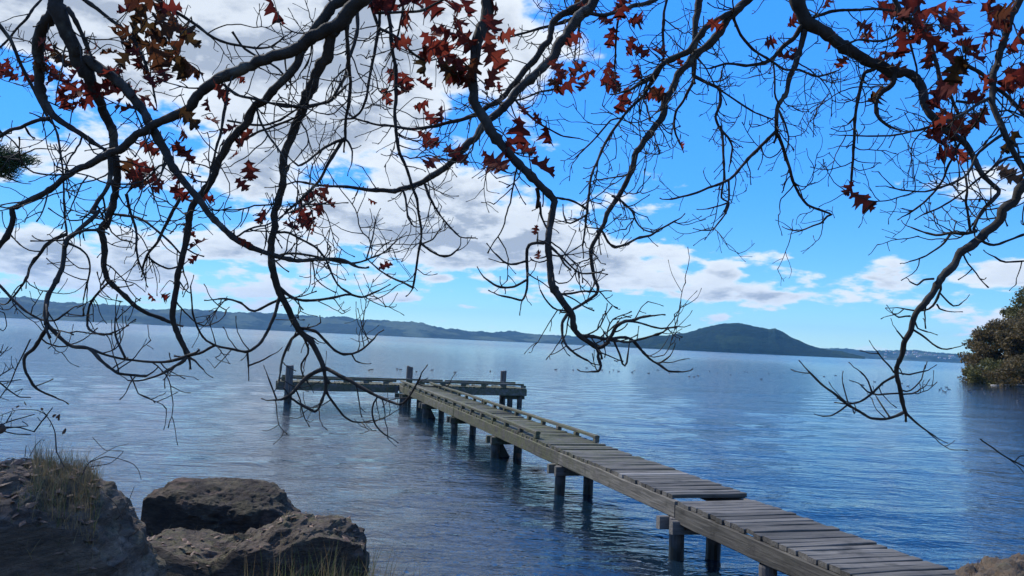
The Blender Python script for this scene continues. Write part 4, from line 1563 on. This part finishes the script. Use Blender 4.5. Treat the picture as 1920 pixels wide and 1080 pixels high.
# ---- leaves: (u, v, length px, colour r red / b bronze / n brown)
LEAVES = """
255,10,50,b 285,5,55,b 300,35,62,b 250,55,55,b 225,72,55,b 270,80,64,b 310,60,60,b 345,55,52,b 355,75,45,b 290,105,56,b 330,95,60,b 358,122,58,b 338,128,50,b 300,135,48,r 235,110,42,b 320,15,52,r 268,120,44,b 240,20,42,r
100,95,40,b 115,112,44,b 92,125,36,r 15,125,34,r 3,132,34,r 40,120,28,b 55,142,32,r 110,150,40,r 135,165,42,r 150,180,44,r 165,188,40,r 128,188,36,r 195,160,44,r 210,175,40,r 225,192,42,r 240,205,36,r 270,185,34,r 285,195,32,r 215,140,38,r 180,130,34,b 140,140,36,r
415,178,44,r 448,142,34,r 355,222,52,b 345,250,40,r 396,226,36,r 430,242,34,r 459,259,46,r 330,276,34,r 350,290,40,r 468,320,40,r 440,292,30,r 240,308,40,b 260,315,44,r 262,335,42,r 275,347,40,r 292,335,36,r 280,278,40,r 333,362,38,r 348,374,34,r 385,370,34,r 345,215,36,b
515,18,62,r 717,8,60,r 700,5,50,r 810,12,56,r 858,18,58,r 862,42,50,r 824,65,60,r 815,92,62,r 834,99,58,r 873,75,52,r 858,122,56,r 855,142,52,r 921,48,52,r 928,108,58,r 873,150,40,r 780,5,40,r
740,145,44,r 760,150,48,r 754,172,40,r 795,157,36,r 724,181,36,r 791,196,34,r 806,222,36,r 828,215,40,r 802,260,50,r 854,290,56,r 976,248,60,r 1028,255,48,r 954,276,44,r 932,308,60,r 918,300,44,r 1017,315,58,r 1043,130,44,r 1084,130,40,r 1061,160,48,r 1095,162,44,r 935,163,22,r 584,367,36,r 610,360,34,r 698,376,22,r 569,393,36,r 602,389,36,r 617,381,26,r
1164,15,46,r 1134,37,36,r 1145,70,40,r 1182,85,40,r 1200,95,40,r 1234,98,38,r 1138,137,46,r 1145,160,44,r 1167,188,54,r 1197,135,36,r 1271,111,28,r 1341,46,34,r 1278,274,22,r 1475,107,36,r 1490,98,26,r 1556,78,42,r
1578,118,34,r 1622,67,36,r 1670,100,46,r 1655,108,36,r 1681,130,38,r 1663,146,32,r 1667,15,56,r 1707,15,60,r 1748,15,56,r 1763,28,44,r 1807,7,46,r 1860,26,62,r 1881,26,64,b 1857,67,60,r 1842,82,50,r 1904,74,56,r 1778,107,50,r 1806,96,64,b 1793,133,60,b 1778,163,54,r 1772,180,44,r 1826,107,44,r 1904,144,66,r 1912,160,44,r 1915,196,34,r 1770,241,66,r 1795,237,52,r 1752,263,48,r 1774,289,56,r 1618,374,54,r 1592,354,32,r 1896,333,46,n 1885,320,34,n 1720,40,40,r 1780,30,40,r
370,457,40,r 354,437,30,r 366,486,24,r 285,557,20,r 309,557,26,r 492,405,34,r 460,452,30,r 562,397,34,r 596,397,30,r 570,420,36,r 545,424,34,r 588,428,34,r 575,408,34,r
724,499,30,r 1005,431,20,r 1011,478,26,r
754,81,43,r 858,9,36,r 760,35,55,r 915,71,48,r 861,130,46,r 871,9,51,r 771,4,53,r 884,131,50,b 796,120,44,b 927,14,38,r 950,65,48,r 826,57,43,r 847,135,49,b 921,148,49,r 1227,173,42,r 1194,38,41,r 1095,11,41,b 1050,144,35,r 1097,138,42,r 1171,8,40,r 1232,176,37,b 1101,13,38,r 1075,73,38,r 1039,156,34,b 1619,49,33,r 1568,77,34,r 1628,65,33,r 1487,39,39,r 1549,1,32,r 1444,80,35,r 1812,88,48,r 1834,140,34,r 1825,183,39,r 1802,60,42,r 1741,113,40,r 1852,5,46,r 1725,42,51,r 1691,82,49,r 1728,63,52,r 1875,32,41,r 1883,85,38,r 1785,36,51,r 1690,52,51,r 1861,65,36,r 1858,51,41,r 1755,77,54,r 1641,179,53,b 1759,180,54,r 1845,158,48,r 1719,64,39,r 1835,221,47,r 1892,266,48,b 1891,253,36,r 1760,222,45,r 1804,293,44,r 145,197,36,r 179,91,37,r 118,186,42,r 339,61,38,r 76,103,33,r 203,135,40,r 78,80,31,r 391,196,31,r 167,110,34,r 259,117,32,r 102,148,40,r 87,88,35,r 425,280,37,r 337,279,33,r 335,331,33,r 363,331,28,r 336,360,39,r 454,346,31,r 260,350,35,b 986,280,43,r 806,270,30,r 981,205,31,r 1008,221,30,r 811,301,42,r
275,45,50,b 295,70,52,b 330,40,50,b 340,90,48,b 320,115,46,b 250,95,40,r 205,100,34,b 280,150,38,r 310,150,36,r 160,165,36,r 185,175,34,r 120,170,34,r 230,165,34,r 255,175,34,r 105,135,32,r 75,125,30,b 20,140,30,r 250,325,34,r 275,320,34,r 300,350,30,r 365,130,34,b 235,60,40,b 265,25,50,b 845,60,46,r 840,115,48,r 805,75,42,r 560,410,30,r 1055,145,36,r 1150,145,36,r 1690,25,44,r 1800,120,46,b 1785,145,44,r 1765,225,44,r 1790,255,42,r 1870,50,46,r 1890,150,50,r
"""


def leaf_outline(seed):
    g = np.random.default_rng(seed)
    # one side of a red oak leaf, along y from stalk (0) to tip (1): sinuses and toothed lobes
    side = [(0.012, 0.0), (0.05, 0.06), (0.15, 0.12), (0.27, 0.13), (0.22, 0.18), (0.16, 0.22), (0.115, 0.27), (0.15, 0.31), (0.27, 0.38), (0.43, 0.42), (0.34, 0.455), (0.44, 0.55), (0.31, 0.53), (0.18, 0.545), (0.125, 0.585),
            (0.17, 0.64), (0.27, 0.73), (0.37, 0.82), (0.25, 0.775), (0.26, 0.86), (0.165, 0.79), (0.10, 0.81), (0.09, 0.86), (0.14, 0.95), (0.055, 0.92)]
    R_ = [(x * g.uniform(0.85, 1.12), y + g.normal() * 0.008) for x, y in side]
    L_ = [(-x * g.uniform(0.85, 1.12), y + g.normal() * 0.012 + 0.02) for x, y in side]
    return R_ + [(0.0, 1.0)] + L_[::-1], len(side)


def leaf_mesh(seed, mat):
    g = np.random.default_rng(seed + 50)
    out, ns = leaf_outline(seed)
    mid = [(0.0, y) for y in (0.0, 0.10, 0.22, 0.30, 0.42, 0.55, 0.64, 0.78, 0.86, 0.95)]
    n = len(out)
    V = [(x, y, 0.0) for x, y in out] + [(x, y, 0.0) for x, y in mid]
    Fs = []

    def near_mid(y):
        return n + int(np.argmin([abs(m_[1] - y) for m_ in mid]))
    # fan each side to the midrib
    order = list(range(0, ns)) + [ns]
    for a, b in zip(order[:-1], order[1:]):
        ma, mb_ = near_mid(out[a][1]), near_mid(out[b][1])
        Fs.append((a, b, mb_))
        if ma != mb_:
            Fs.append((a, mb_, ma))
    order = [ns] + list(range(ns + 1, n))
    for a, b in zip(order[:-1], order[1:]):
        ma, mb_ = near_mid(out[a][1]), near_mid(out[b][1])
        Fs.append((a, b, mb_))
        if ma != mb_:
            Fs.append((a, mb_, ma))
    curl, fold, tw_ = g.uniform(-0.5, 0.9), g.uniform(0.15, 0.7), g.normal() * 0.5
    W_ = []
    for (x, y, z) in V:
        zz = fold * abs(x) * 0.8 - curl * 0.35 * (y - 0.3) ** 2 + tw_ * x * (y - 0.4) + 0.35 * curl * x * x + 0.02 * math.sin(17 * y + 9 * x)
        W_.append((x, y, zz))
    # stalk
    b = len(W_)
    W_ += [(-0.008, 0.02, 0), (0.008, 0.02, 0), (0.006, -0.14, 0.02), (-0.006, -0.14, 0.02), (0.0, -0.28, 0.07)]
    Fs += [(b, b + 1, b + 2, b + 3), (b + 3, b + 2, b + 4)]
    return mesh_data('leaf', W_, Fs, mat, smooth=True)


LM = {c: [leaf_mesh(sd + 10 * ci, m_) for sd in range(7)] for ci, (c, m_) in enumerate((('r', LEAF_RED), ('b', LEAF_BRONZE), ('n', LEAF_BROWN)))}
EX = np.array([1.0, 0, 0])
for li, tok in enumerate(LEAVES.split()):
    u, v, ln, c = tok.split(',')
    u, v, ln = float(u), float(v), float(ln)
    g = np.random.default_rng(7000 + li)
    ht = nearest((u, v - 8), 400)
    D = ht[0] + g.normal() * 0.10
    size = ln * 1.05 * D / FPX
    me = LM[c][int(g.integers(7))]
    o = link('leaf', me, oak)
    # hangs with its tip downward and outward, blade turned any way
    ax_y = np.array([g.normal() * 0.9, g.normal() * 0.6, -0.6])
    ax_y /= np.linalg.norm(ax_y)
    face = np.array([g.normal() * 0.9, -1.0, g.normal() * 0.8])
    ax_z = face - ax_y * (face @ ax_y)
    ax_z /= np.linalg.norm(ax_z)
    ax_x = np.cross(ax_y, ax_z)
    mw = Matrix(((ax_x[0], ax_y[0], ax_z[0]), (ax_x[1], ax_y[1], ax_z[1]), (ax_x[2], ax_y[2], ax_z[2])))
    ctr = at(u, v, D)
    base = ctr - ax_y * size * 0.5
    o.rotation_euler = mw.to_euler()
    o.location = base - OAKLOC
    o.scale = (size * g.uniform(0.72, 1.08), size, size * g.uniform(0.8, 1.6))
    # the twig that carries it
    stalk = base - ax_y * size * 0.27 + ax_z * size * 0.07
    bi = int(ht[2])
    P = BR[bi]['P']
    k = int(np.linalg.norm(P - stalk, axis=1).argmin())
    if np.linalg.norm(P[k] - stalk) < 0.6:
        midp = (P[k] + stalk) / 2 + np.array([0, 0, 0.02 + 0.04 * g.random()])
        twig_mb[bi].tube(smooth_path(np.array([P[k], midp, stalk]), 0.03), np.linspace(0.0028, 0.0014, len(smooth_path(np.array([P[k], midp, stalk]), 0.03))), 4)

for bi, b in enumerate(BR):
    mbx = MB()
    P, r = b['P'], b['r']
    keep = [0]
    for i in range(1, len(P) - 1):
        if np.linalg.norm(P[i] - P[keep[-1]]) > max(0.012, r[i] * 0.55):
            keep.append(i)
    keep.append(len(P) - 1)
    rr = r[keep] * (1 + 0.06 * rng.normal(size=len(keep))) * np.where(rng.random(len(keep)) < 0.06, 1.22, 1.0)
    rr[-1] = r[-1]
    mbx.tube(P[keep] - OAKLOC, rr, 10 if r.max() > 0.02 else 7, True, 0.035)
    bo = mbx.build('branch', BARK, oak, smooth=True)
    t_ = twig_mb[bi]
    if t_.v:
        t_.v = [tuple(np.array(q) - OAKLOC) for q in t_.v]
        to = t_.build('twigs', BARK, bo, smooth=True)
        to['kind'] = 'stuff'

# trunk, behind the camera
zs = np.linspace(-0.4, 6.6 - OAKLOC[2], 26)
tp = np.stack([0.06 * np.sin(zs) - 0.02 * zs, 0.04 * zs, zs], -1)
mbx = MB()
mbx.tube(tp, np.interp(zs, [-0.4, 0.2, 1.0, 4.5, 5.8], [0.55, 0.40, 0.33, 0.27, 0.12]), 20, True, 0.03)
mbx.build('trunk', BARK, oak, smooth=True)

# ------------------------------------------------------------------ trees on the point across the bay
def leaf_cloud(mbx, centers, radii, per, size, g, flat=0.8):
    """many small leaf faces spread through clumps"""
    for c, R_ in zip(centers, radii):
        n = int(per * (R_ ** 2))
        d = g.normal(size=(n, 3))
        d /= np.linalg.norm(d, axis=1)[:, None]
        rr = R_ * (0.35 + 0.75 * g.random(n) ** 0.6)
        p = c + d * rr[:, None] * np.array([1, 1, flat])
        a = g.normal(size=(n, 3))
        a /= np.linalg.norm(a, axis=1)[:, None]
        b = np.cross(a, g.normal(size=(n, 3)))
        b /= np.linalg.norm(b, axis=1)[:, None]
        s_ = size * (0.6 + 0.8 * g.random(n))[:, None]
        base = len(mbx.v)
        V = np.stack([p - a * s_, p + b * s_ * 0.5, p + a * s_, p - b * s_ * 0.5], 1).reshape(-1, 3)
        mbx.v.extend(map(tuple, V.tolist()))
        mbx.f.extend([(base + 4 * i, base + 4 * i + 1, base + 4 * i + 2, base + 4 * i + 3) for i in range(n)])
        mbx.m.extend([0] * n)


def far_tree(name, label, x, y, height, spread, mat, seed, low=0.05, n_clump=60, per=70, size=0.22, group='trees on the point across the bay', squash=0.7):
    g = np.random.default_rng(seed)
    z0 = max(float(ground_z(x, y)), 0.0)
    root = empty(name, (x, y, z0 - 0.1))
    tag(root, label, 'bush' if name == 'bush' else 'tree', group)
    tr = MB()
    zs = np.linspace(0, height * 0.8, 9)
    tr.tube(np.stack([0.15 * np.sin(zs * 0.5 + seed), 0.1 * np.cos(zs * 0.4), zs], -1), np.linspace(height * 0.03, height * 0.006, 9), 9, True, 0.05)
    tr.build('trunk', BARK, root, smooth=True)
    cs, rs = [], []
    lb = MB()
    for k in range(n_clump):
        t = low + (1 - low) * g.random() ** 0.9
        az = g.random() * 6.28
        w = spread * math.sqrt(max(0.02, 1 - ((t - 0.38) / 0.66) ** 2)) * g.uniform(0.45, 1.0)
        c = np.array([math.cos(az) * w, math.sin(az) * w, t * height])
        cs.append(c)
        rs.append(spread * g.uniform(0.14, 0.27))
        a = np.array([0, 0, max(0.3, c[2] * 0.55)])
        lb.tube(smooth_path(np.array([a, (a + c) / 2 + np.array([0, 0, 0.3]), c]), 0.8), np.linspace(height * 0.010, height * 0.003, len(smooth_path(np.array([a, (a + c) / 2 + np.array([0, 0, 0.3]), c]), 0.8))), 5)
    lb.build('limbs', BARK, root, smooth=True)
    cr = MB()
    leaf_cloud(cr, cs, rs, per, size, g, squash)
    cr.build('crown', mat, root)
    return root


def px_ground(u, dist):
    d = ray(u, 700)
    h = math.hypot(d[0], d[1])
    return d[0] / h * dist, d[1] / h * dist


x, y = px_ground(1898, 124)
far_tree('broadleaf_tree', 'russet brown tree sweeping low over the water at the right edge, front of the point', x, y, 7.4, 5.8, AUTUMN, 21, low=0.0, n_clump=130, per=120, size=0.19)
x, y = px_ground(1968, 134)
far_tree('broadleaf_tree', 'tallest olive green tree behind the russet one at the right edge', x, y, 12.2, 6.0, OLIVE, 22, low=0.1, n_clump=110, per=105, size=0.22)
x, y = px_ground(2010, 118)
far_tree('broadleaf_tree', 'dull brown tree half cut off by the right edge of the picture', x, y, 10.0, 6.2, AUTUMN, 23, low=0.0, n_clump=110, per=100, size=0.21)
x, y = px_ground(2090, 140)
far_tree('broadleaf_tree', 'green tree deeper on the point, past the right edge', x, y, 13.0, 6.0, OLIVE, 24, low=0.05, n_clump=60, per=50, size=0.26)
for (u, dist, h, w, mt, sd, lab) in ((1868, 116, 2.8, 3.4, OLIVE, 31, 'low olive bush hanging over the water at the foot of the russet tree'), (1925, 111, 3.2, 4.0, AUTUMN, 32, 'low brown bush at the water edge, cut by the right edge of the picture'), (1842, 121, 2.0, 2.6, AUTUMN, 33, 'leftmost small brown bush at the tip of the point')):
    x, y = px_ground(u, dist)
    far_tree('bush', lab, x, y, h, w, mt, sd, low=0.0, n_clump=50, per=190, size=0.16, group='bushes on the point across the bay')
# bleached logs lying at the foot of the trees
for (u, v, L, a, lab) in ((1832, 712, 2.6, 0.1, 'pale bleached log at the water edge under the russet tree, the left one'), (1893, 722, 4.2, -0.15, 'longer pale bleached log at the water edge near the right frame edge')):
    p = onz(u, v, 0.12)
    mbx = MB()
    t = np.linspace(-0.5, 0.5, 8)
    mbx.tube(np.stack([t * L, 0.12 * np.sin(t * 5), 0.1 * np.sin(t * 3)], -1), 0.16 - 0.14 * np.abs(t) ** 1.5, 8, True, 0.05)
    mbx.tube([(0.2 * L, 0, 0), (0.3 * L, 0.1, 0.45), (0.33 * L, 0.1, 0.8)], [0.07, 0.05, 0.02], 6)
    lo = mbx.build('driftwood_log', PALEWOOD, smooth=True, loc=(p[0], p[1], 0.06), rot=(0, 0, a))
    tag(lo, lab, 'log', 'driftwood on the point')

# ------------------------------------------------------------------ the evergreen at the left, one spray of it in view
ex, ey = -8.5, 8.5
ever = empty('evergreen_tree', (ex, ey, float(ground_z(ex, ey)) - 0.1))
tag(ever, 'dark evergreen with fine needles, one spray reaching in at the left edge', 'tree')
EL_ = np.array(ever.location)
mbx = MB()
zs = np.linspace(0, 10.0, 14)
mbx.tube(np.stack([0.1 * np.sin(zs), 0.08 * np.cos(zs), zs], -1), np.linspace(0.22, 0.04, 14), 10, True, 0.04)
mbx.build('trunk', BARK, ever, smooth=True)
g = np.random.default_rng(77)
cs, rs = [], []
lb = MB()
for k in range(110):
    t = 0.15 + 0.85 * g.random()
    az = g.random() * 6.28
    w = 2.3 * (1.05 - t) ** 0.6 * g.uniform(0.4, 1.0)
    c = np.array([math.cos(az) * w, math.sin(az) * w, t * 10.0])
    cs.append(c)
    rs.append(g.uniform(0.28, 0.5))
    a = np.array([0, 0, c[2] * 0.8])
    lb.tube([a, (a + c) / 2, c], [0.04, 0.025, 0.012], 5)
# the spray that shows
tips = [at(u, v, 8.2) - EL_ for (u, v) in ((25, 285), (40, 305), (55, 302), (30, 318), (10, 300), (45, 290), (20, 330), (62, 300), (2, 280), (35, 296))]
root_p = np.array([0.0, 0.0, 3.6])
for tp_ in tips:
    a = at(-40, 310, 8.2) - EL_
    lb.tube(smooth_path(np.array([root_p, a, (a + tp_) / 2 + np.array([0, 0, 0.02]), tp_]), 0.1), np.linspace(0.03, 0.004, len(smooth_path(np.array([root_p, a, (a + tp_) / 2 + np.array([0, 0, 0.02]), tp_]), 0.1))), 5)
t2 = at(-60, 300, 8.2) - EL_
lb.tube(smooth_path(np.array([t2, at(20, 335, 8.2) - EL_, at(40, 343, 8.2) - EL_, at(58, 345, 8.2) - EL_]), 0.05), np.linspace(0.012, 0.004, len(smooth_path(np.array([t2, at(20, 335, 8.2) - EL_, at(40, 343, 8.2) - EL_, at(58, 345, 8.2) - EL_]), 0.05))), 5)
lb.build('limbs', BARK, ever, smooth=True)
cr = MB()
leaf_cloud(cr, cs, rs, 1900, 0.045, g, 0.6)
# needles standing along the visible spray
for tp_ in tips:
    a0_ = at(-40, 310, 8.2) - EL_
    for q in range(240):
        c = a0_ + (tp_ - a0_) * g.uniform(0.35, 1.06) + g.normal(size=3) * np.array([0.03, 0.05, 0.028])
        d = (tp_ - a0_) / np.linalg.norm(tp_ - a0_) * 0.8 + np.array([0, 0, 0.25]) + g.normal(size=3) * 0.45
        d /= np.linalg.norm(d)
        sd = np.cross(d, g.normal(size=3))
        sd /= np.linalg.norm(sd)
        L = g.uniform(0.03, 0.06)
        cr.add([c - d * L, c + sd * 0.005, c + d * L, c - sd * 0.005], [(0, 1, 2, 3)])
cr.build('crown', EVERG, ever)

# ------------------------------------------------------------------ the bare shrub and brambles at the left
SHRUB = """
3,2.4,1.8;4.3;3; I 205,348 150,460 110,540 70,640 0,740 -60,830
2.4,1.8;4.3;2; I -30,610 0,590 50,560 92,533
3,2.6,2;4.3;3; I -60,600 0,640 60,690 130,735 207,738
2,1.6;4.3;0; I 100,702 155,680
2.2,1.6;4.3;1; I -40,640 0,632 70,628 142,618
3.2,2.8,2.2;4.2;2; I -60,930 0,938 60,940 130,942 232,970
3,2.4,1.8;4.2;2; I 230,970 290,890 357,806
2.6,2;4.2;1; I -40,950 0,960 100,985 207,990
2.6,1.8;4.2;1; I 0,930 40,910 100,890 232,853
2.4,1.6;4.2;1; I 40,912 80,838
2,1.6;4.2;1; I -30,150 0,160 30,170 45,255 20,290 -20,260
2,1.6;4.2;1; I -20,480 0,460 30,430 55,395
2,1.5;4.2;1; I -20,470 10,420 22,380
2.2,1.6;4.2;0; I 30,950 100,940 190,930 150,900
"""
shrub = empty('bare_shrub', (-3.35, 4.1, 0.9))
tag(shrub, 'leafless thin twigged shrub poking in at the left edge above the largest boulder', 'shrub')
SL = np.array(shrub.location)
mbx = MB()
tw_ = MB()
g = np.random.default_rng(5)
for (ws, dep, twd, uv) in parse(SHRUB):
    p2 = smooth_path(uv, 6)
    P = np.array([at(a, b, dep + 0.08 * math.sin(a * 0.05)) for a, b in p2])
    t = np.linspace(0, 1, len(P))
    rr = np.interp(t, np.linspace(0, 1, len(ws)), ws) * dep / FPX / 2
    mbx.tube(P - SL, rr, 6, True, 0.05)
    for q in range(int(twd * 1.5)):
        k = int(g.integers(1, len(P) - 1))
        sd = np.cross(P[k] - P[k - 1], g.normal(size=3))
        sd /= np.linalg.norm(sd)
        twig(tw_, P[k] - SL, sd + np.array([0.2, 0, 0.5]), g.uniform(0.03, 0.09), 0.0022, 0, g, 1.0)
# its stem, rising from behind the boulder outside the picture
mbx.tube(smooth_path(np.array([(0.0, 0.1, -0.3), (-0.05, 0.05, 0.4), at(-90, 790, 4.25) - SL, at(-60, 700, 4.25) - SL]), 0.08), np.linspace(0.016, 0.006, len(smooth_path(np.array([(0.0, 0.1, -0.3), (-0.05, 0.05, 0.4), at(-90, 790, 4.25) - SL, at(-60, 700, 4.25) - SL]), 0.08))), 7)
mbx.build('stems', BARK, shrub, smooth=True)
tw_.build('twigs', BARK, shrub, smooth=True)
# the round gall on its lowest stem
ug, vg_ = 1, 804
ball = MB()
ctr = at(ug, vg_, 4.2) - SL
n1, n2 = 12, 8
P = []
for i in range(n2 + 1):
    for j in range(n1):
        th, ph = math.pi * i / n2, 2 * math.pi * j / n1
        P.append(ctr + 0.026 * np.array([math.sin(th) * math.cos(ph), math.sin(th) * math.sin(ph), math.cos(th)]) * (1 + 0.06 * math.sin(5 * ph + 3 * th)))
ball.add(P, [(i * n1 + j, (i + 1) * n1 + j, (i + 1) * n1 + (j + 1) % n1, i * n1 + (j + 1) % n1) for i in range(n2) for j in range(n1)])
ball.build('gall', STEM, shrub, smooth=True)

BRAMBLE = """
2.2,1.8,1.4,1.2;4.9;0; I 380,1110 380,1080 370,970 340,900 300,850 250,825 180,820 100,825 0,862
2,1.6,1;5.1;0; J 640,290 690,200 760,170 820,150 890,158 970,180 1040,210 1080,260 1100,330
1.6,1.2,0.9;5.1;0; J 650,260 700,190 800,130 900,75 1005,50
1.5,1;5.1;0; J 700,230 860,200 960,110 820,100 720,0
2,1.6;5.0;0; J 500,230 460,150 437,100 432,-30
1.5,1.3,1;5.2;0; J 890,650 920,630 960,570 1000,500 1045,385
1.4,1;5.2;0; J 960,640 900,520 820,450
1.4,1.1;5.0;0; J 230,150 280,60 320,20 350,25
1.4,1;5.0;0; J 195,150 200,90 205,60
1.5,1;5.2;0; J 1010,850 1000,780 1060,740 1090,700
"""
bram = empty('bramble', tuple(at(150, 905, 5.1)))
tag(bram, 'thin arching bramble stems with a few dark leaves, rooted on the largest boulder', 'bramble')
BL = np.array(bram.location)
mbx = MB()
for (ws, dep, twd, uv) in parse(BRAMBLE):
    p2 = smooth_path(uv, 5)
    P = np.array([at(a, b, dep + 0.05 * math.sin(a * 0.03)) for a, b in p2])
    t = np.linspace(0, 1, len(P))
    mbx.tube(P - BL, np.interp(t, np.linspace(0, 1, len(ws)), ws) * dep / FPX / 2 * 1.1, 5)
mbx.build('stems', STEM, bram, smooth=True)
lm = leaf_mesh(93, LEAF_BROWN)
oval = mesh_data('leaf', [(0, 0, 0), (0.28, 0.3, 0.06), (0.22, 0.7, 0.05), (0, 1, 0), (-0.22, 0.7, 0.05), (-0.28, 0.3, 0.06), (0, 0.5, 0)], [(0, 1, 6), (1, 2, 6), (2, 3, 6), (3, 4, 6), (4, 5, 6), (5, 0, 6)], LEAF_BROWN)
for (u, v, s_) in ((180, 795, 30), (208, 806, 22), (350, 872, 30), (378, 882, 34), (398, 900, 34), (330, 945, 32), (420, 990, 40), (110, 810, 26), (290, 826, 24), (268, 858, 24), (90, 820, 22)):
    p = at(u / 3.6, 540 + v / 3.6, 4.88)
    o = link('leaf', oval, bram)
    o.location = p - BL
    o.rotation_euler = (g.uniform(0.5, 2.4), g.normal() * 0.7, g.uniform(0, 6.28))
    sz = s_ / 3.6 * 4.88 / FPX * 1.25
    o.scale = (sz, sz, sz)

# ------------------------------------------------------------------ the loose twig low at the right edge
STRAY = """
2.6,3,3.6;3.4;0; H 1027,1040 1050,1057 1085,1080 1115,1103 1160,1130 1221,1160 1300,1190
2,1.6;3.4;0; H 1180,1140 1200,1118 1221,1112 1250,1108
1.8,1.4;3.4;0; H 1150,1125 1195,1160 1230,1200
"""
stray = empty('sapling', (3.1, 3.6, float(ground_z(3.1, 3.6)) - 0.05))
tag(stray, 'single bare sapling twig entering low at the right edge over the water', 'sapling')
TL_ = np.array(stray.location)
mbx = MB()
for qi, (ws, dep, twd, uv) in enumerate(parse(STRAY)):
    p2 = smooth_path(uv, 6)
    P = np.array([at(a, b, dep) for a, b in p2])
    rr = np.interp(np.linspace(0, 1, len(P)), np.linspace(0, 1, len(ws)), ws) * dep / FPX / 2
    if qi == 0:
        ext = smooth_path(np.array([P[-1], P[-1] + np.array([0.25, 0.1, -0.1]), np.array([3.15, 3.6, 1.3]), np.array([3.1, 3.6, 0.75])]), 0.05)[1:]
        P = np.vstack([P, ext])
        rr = np.concatenate([rr, np.linspace(rr[-1], 0.011, len(ext))])
    mbx.tube(P - TL_, rr, 6, True, 0.05)
mbx.build('stems', BARK, stray, smooth=True)

# ------------------------------------------------------------------ waterfowl
duck = MB()
n1 = 10
prof = [(-0.21, 0.005, 0.075), (-0.17, 0.03, 0.065), (-0.10, 0.065, 0.05), (0.0, 0.08, 0.045), (0.09, 0.07, 0.05), (0.135, 0.042, 0.07), (0.15, 0.03, 0.095), (0.165, 0.03, 0.12), (0.185, 0.034, 0.135), (0.205, 0.025, 0.138), (0.225, 0.011, 0.13), (0.255, 0.007, 0.125)]
duck.tube([(a, 0, c) for a, b, c in prof], [b for a, b, c in prof], n1)
duck_me = duck.data('waterfowl', DUCK, True)
g = np.random.default_rng(31)


def flock(spots, label, group, sc=1.0):
    for (u, v) in spots:
        p = onz(u, v, 0.0)
        o = link('waterfowl', duck_me, None, (p[0], p[1], -0.045 * sc), (0, 0, g.uniform(0, 6.28)), (sc, sc, sc))
        tag(o, label, 'bird', group)


flock([(692, 694), (697, 693), (745, 692), (751, 693), (781, 697), (810, 694), (853, 698), (919, 696)], 'small dark bird floating beyond the T-shaped jetty end', 'waterfowl beyond the jetty end', 0.6)
sp = [(1042, 693), (1075, 694), (1100, 690), (1128, 694), (1143, 697), (1150, 694), (1160, 696), (1185, 698), (1190, 695), (1255, 700), (1262, 697), (1292, 706), (1301, 707), (1309, 705), (1395, 697), (1401, 698), (1412, 697), (1427, 711), (1441, 701), (1330, 696), (1345, 700), (1470, 700), (1490, 697), (1505, 702), (1520, 700), (1216, 700), (1234, 694), (1370, 703)]
flock(sp, 'small dark bird on open water in front of the island', 'waterfowl before the island', 0.7)
sp = [(1725, 722), (1729, 725), (1762, 731), (1765, 728), (1768, 733), (1775, 726), (1779, 730), (1772, 735), (1817, 733), (1820, 736), (1826, 731), (1842, 729), (1846, 736), (1860, 738), (1862, 736), (1897, 740), (1913, 739), (1917, 744), (1908, 752), (1640, 716), (1600, 715), (1567, 704), (1580, 709), (1545, 706), (1655, 722), (1690, 719), (1702, 724), (1618, 722)]
flock(sp, 'small dark bird on the water near the right edge, below the russet tree', 'waterfowl near the right edge', 0.75)

# ------------------------------------------------------------------ houses on the far shore
HW = m_plain('house_wall', (0.62, 0.58, 0.52), 0.8, 0.1)
HR = m_plain('house_roof', (0.22, 0.13, 0.10), 0.8, 0.2)
hm = MB()
hm.box(-7, 7, -5, 5, -3, 5)
hm.mi = 1
hm.add([(-7.6, -5.6, 4.8), (7.6, -5.6, 4.8), (7.6, 5.6, 4.8), (-7.6, 5.6, 4.8), (-7.6, 0, 8.4), (7.6, 0, 8.4)], [(0, 1, 5, 4), (2, 3, 4, 5), (1, 2, 5), (3, 0, 4), (3, 2, 1, 0)])
wall_mb, roof_mb = MB(), MB()
wall_mb.box(-7, 7, -5, 5, -3, 5)
roof_mb.add([(-7.6, -5.6, 5.0), (7.6, -5.6, 5.0), (7.6, 5.6, 5.0), (-7.6, 5.6, 5.0), (-7.6, 0, 8.4), (7.6, 0, 8.4)], [(0, 1, 5, 4), (2, 3, 4, 5), (1, 2, 5), (3, 0, 4), (3, 2, 1, 0)])
wall_me, roof_me = wall_mb.data('wall', HW), roof_mb.data('roof', HR)
for k in range(26):
    ui = int(np.interp(g.uniform(1660, 1800), [1440, 2500], [0, HRV.shape[0] - 1]))
    dj = int(g.integers(2, 9))
    p = HRV[ui, dj]
    h = empty('house', (p[0], p[1], p[2]), g.uniform(-0.5, 0.5))
    tag(h, 'tiny pale house on the far shore at right, between island and russet tree', 'house', 'houses on the far shore')
    link('wall', wall_me, h)
    link('roof', roof_me, h)
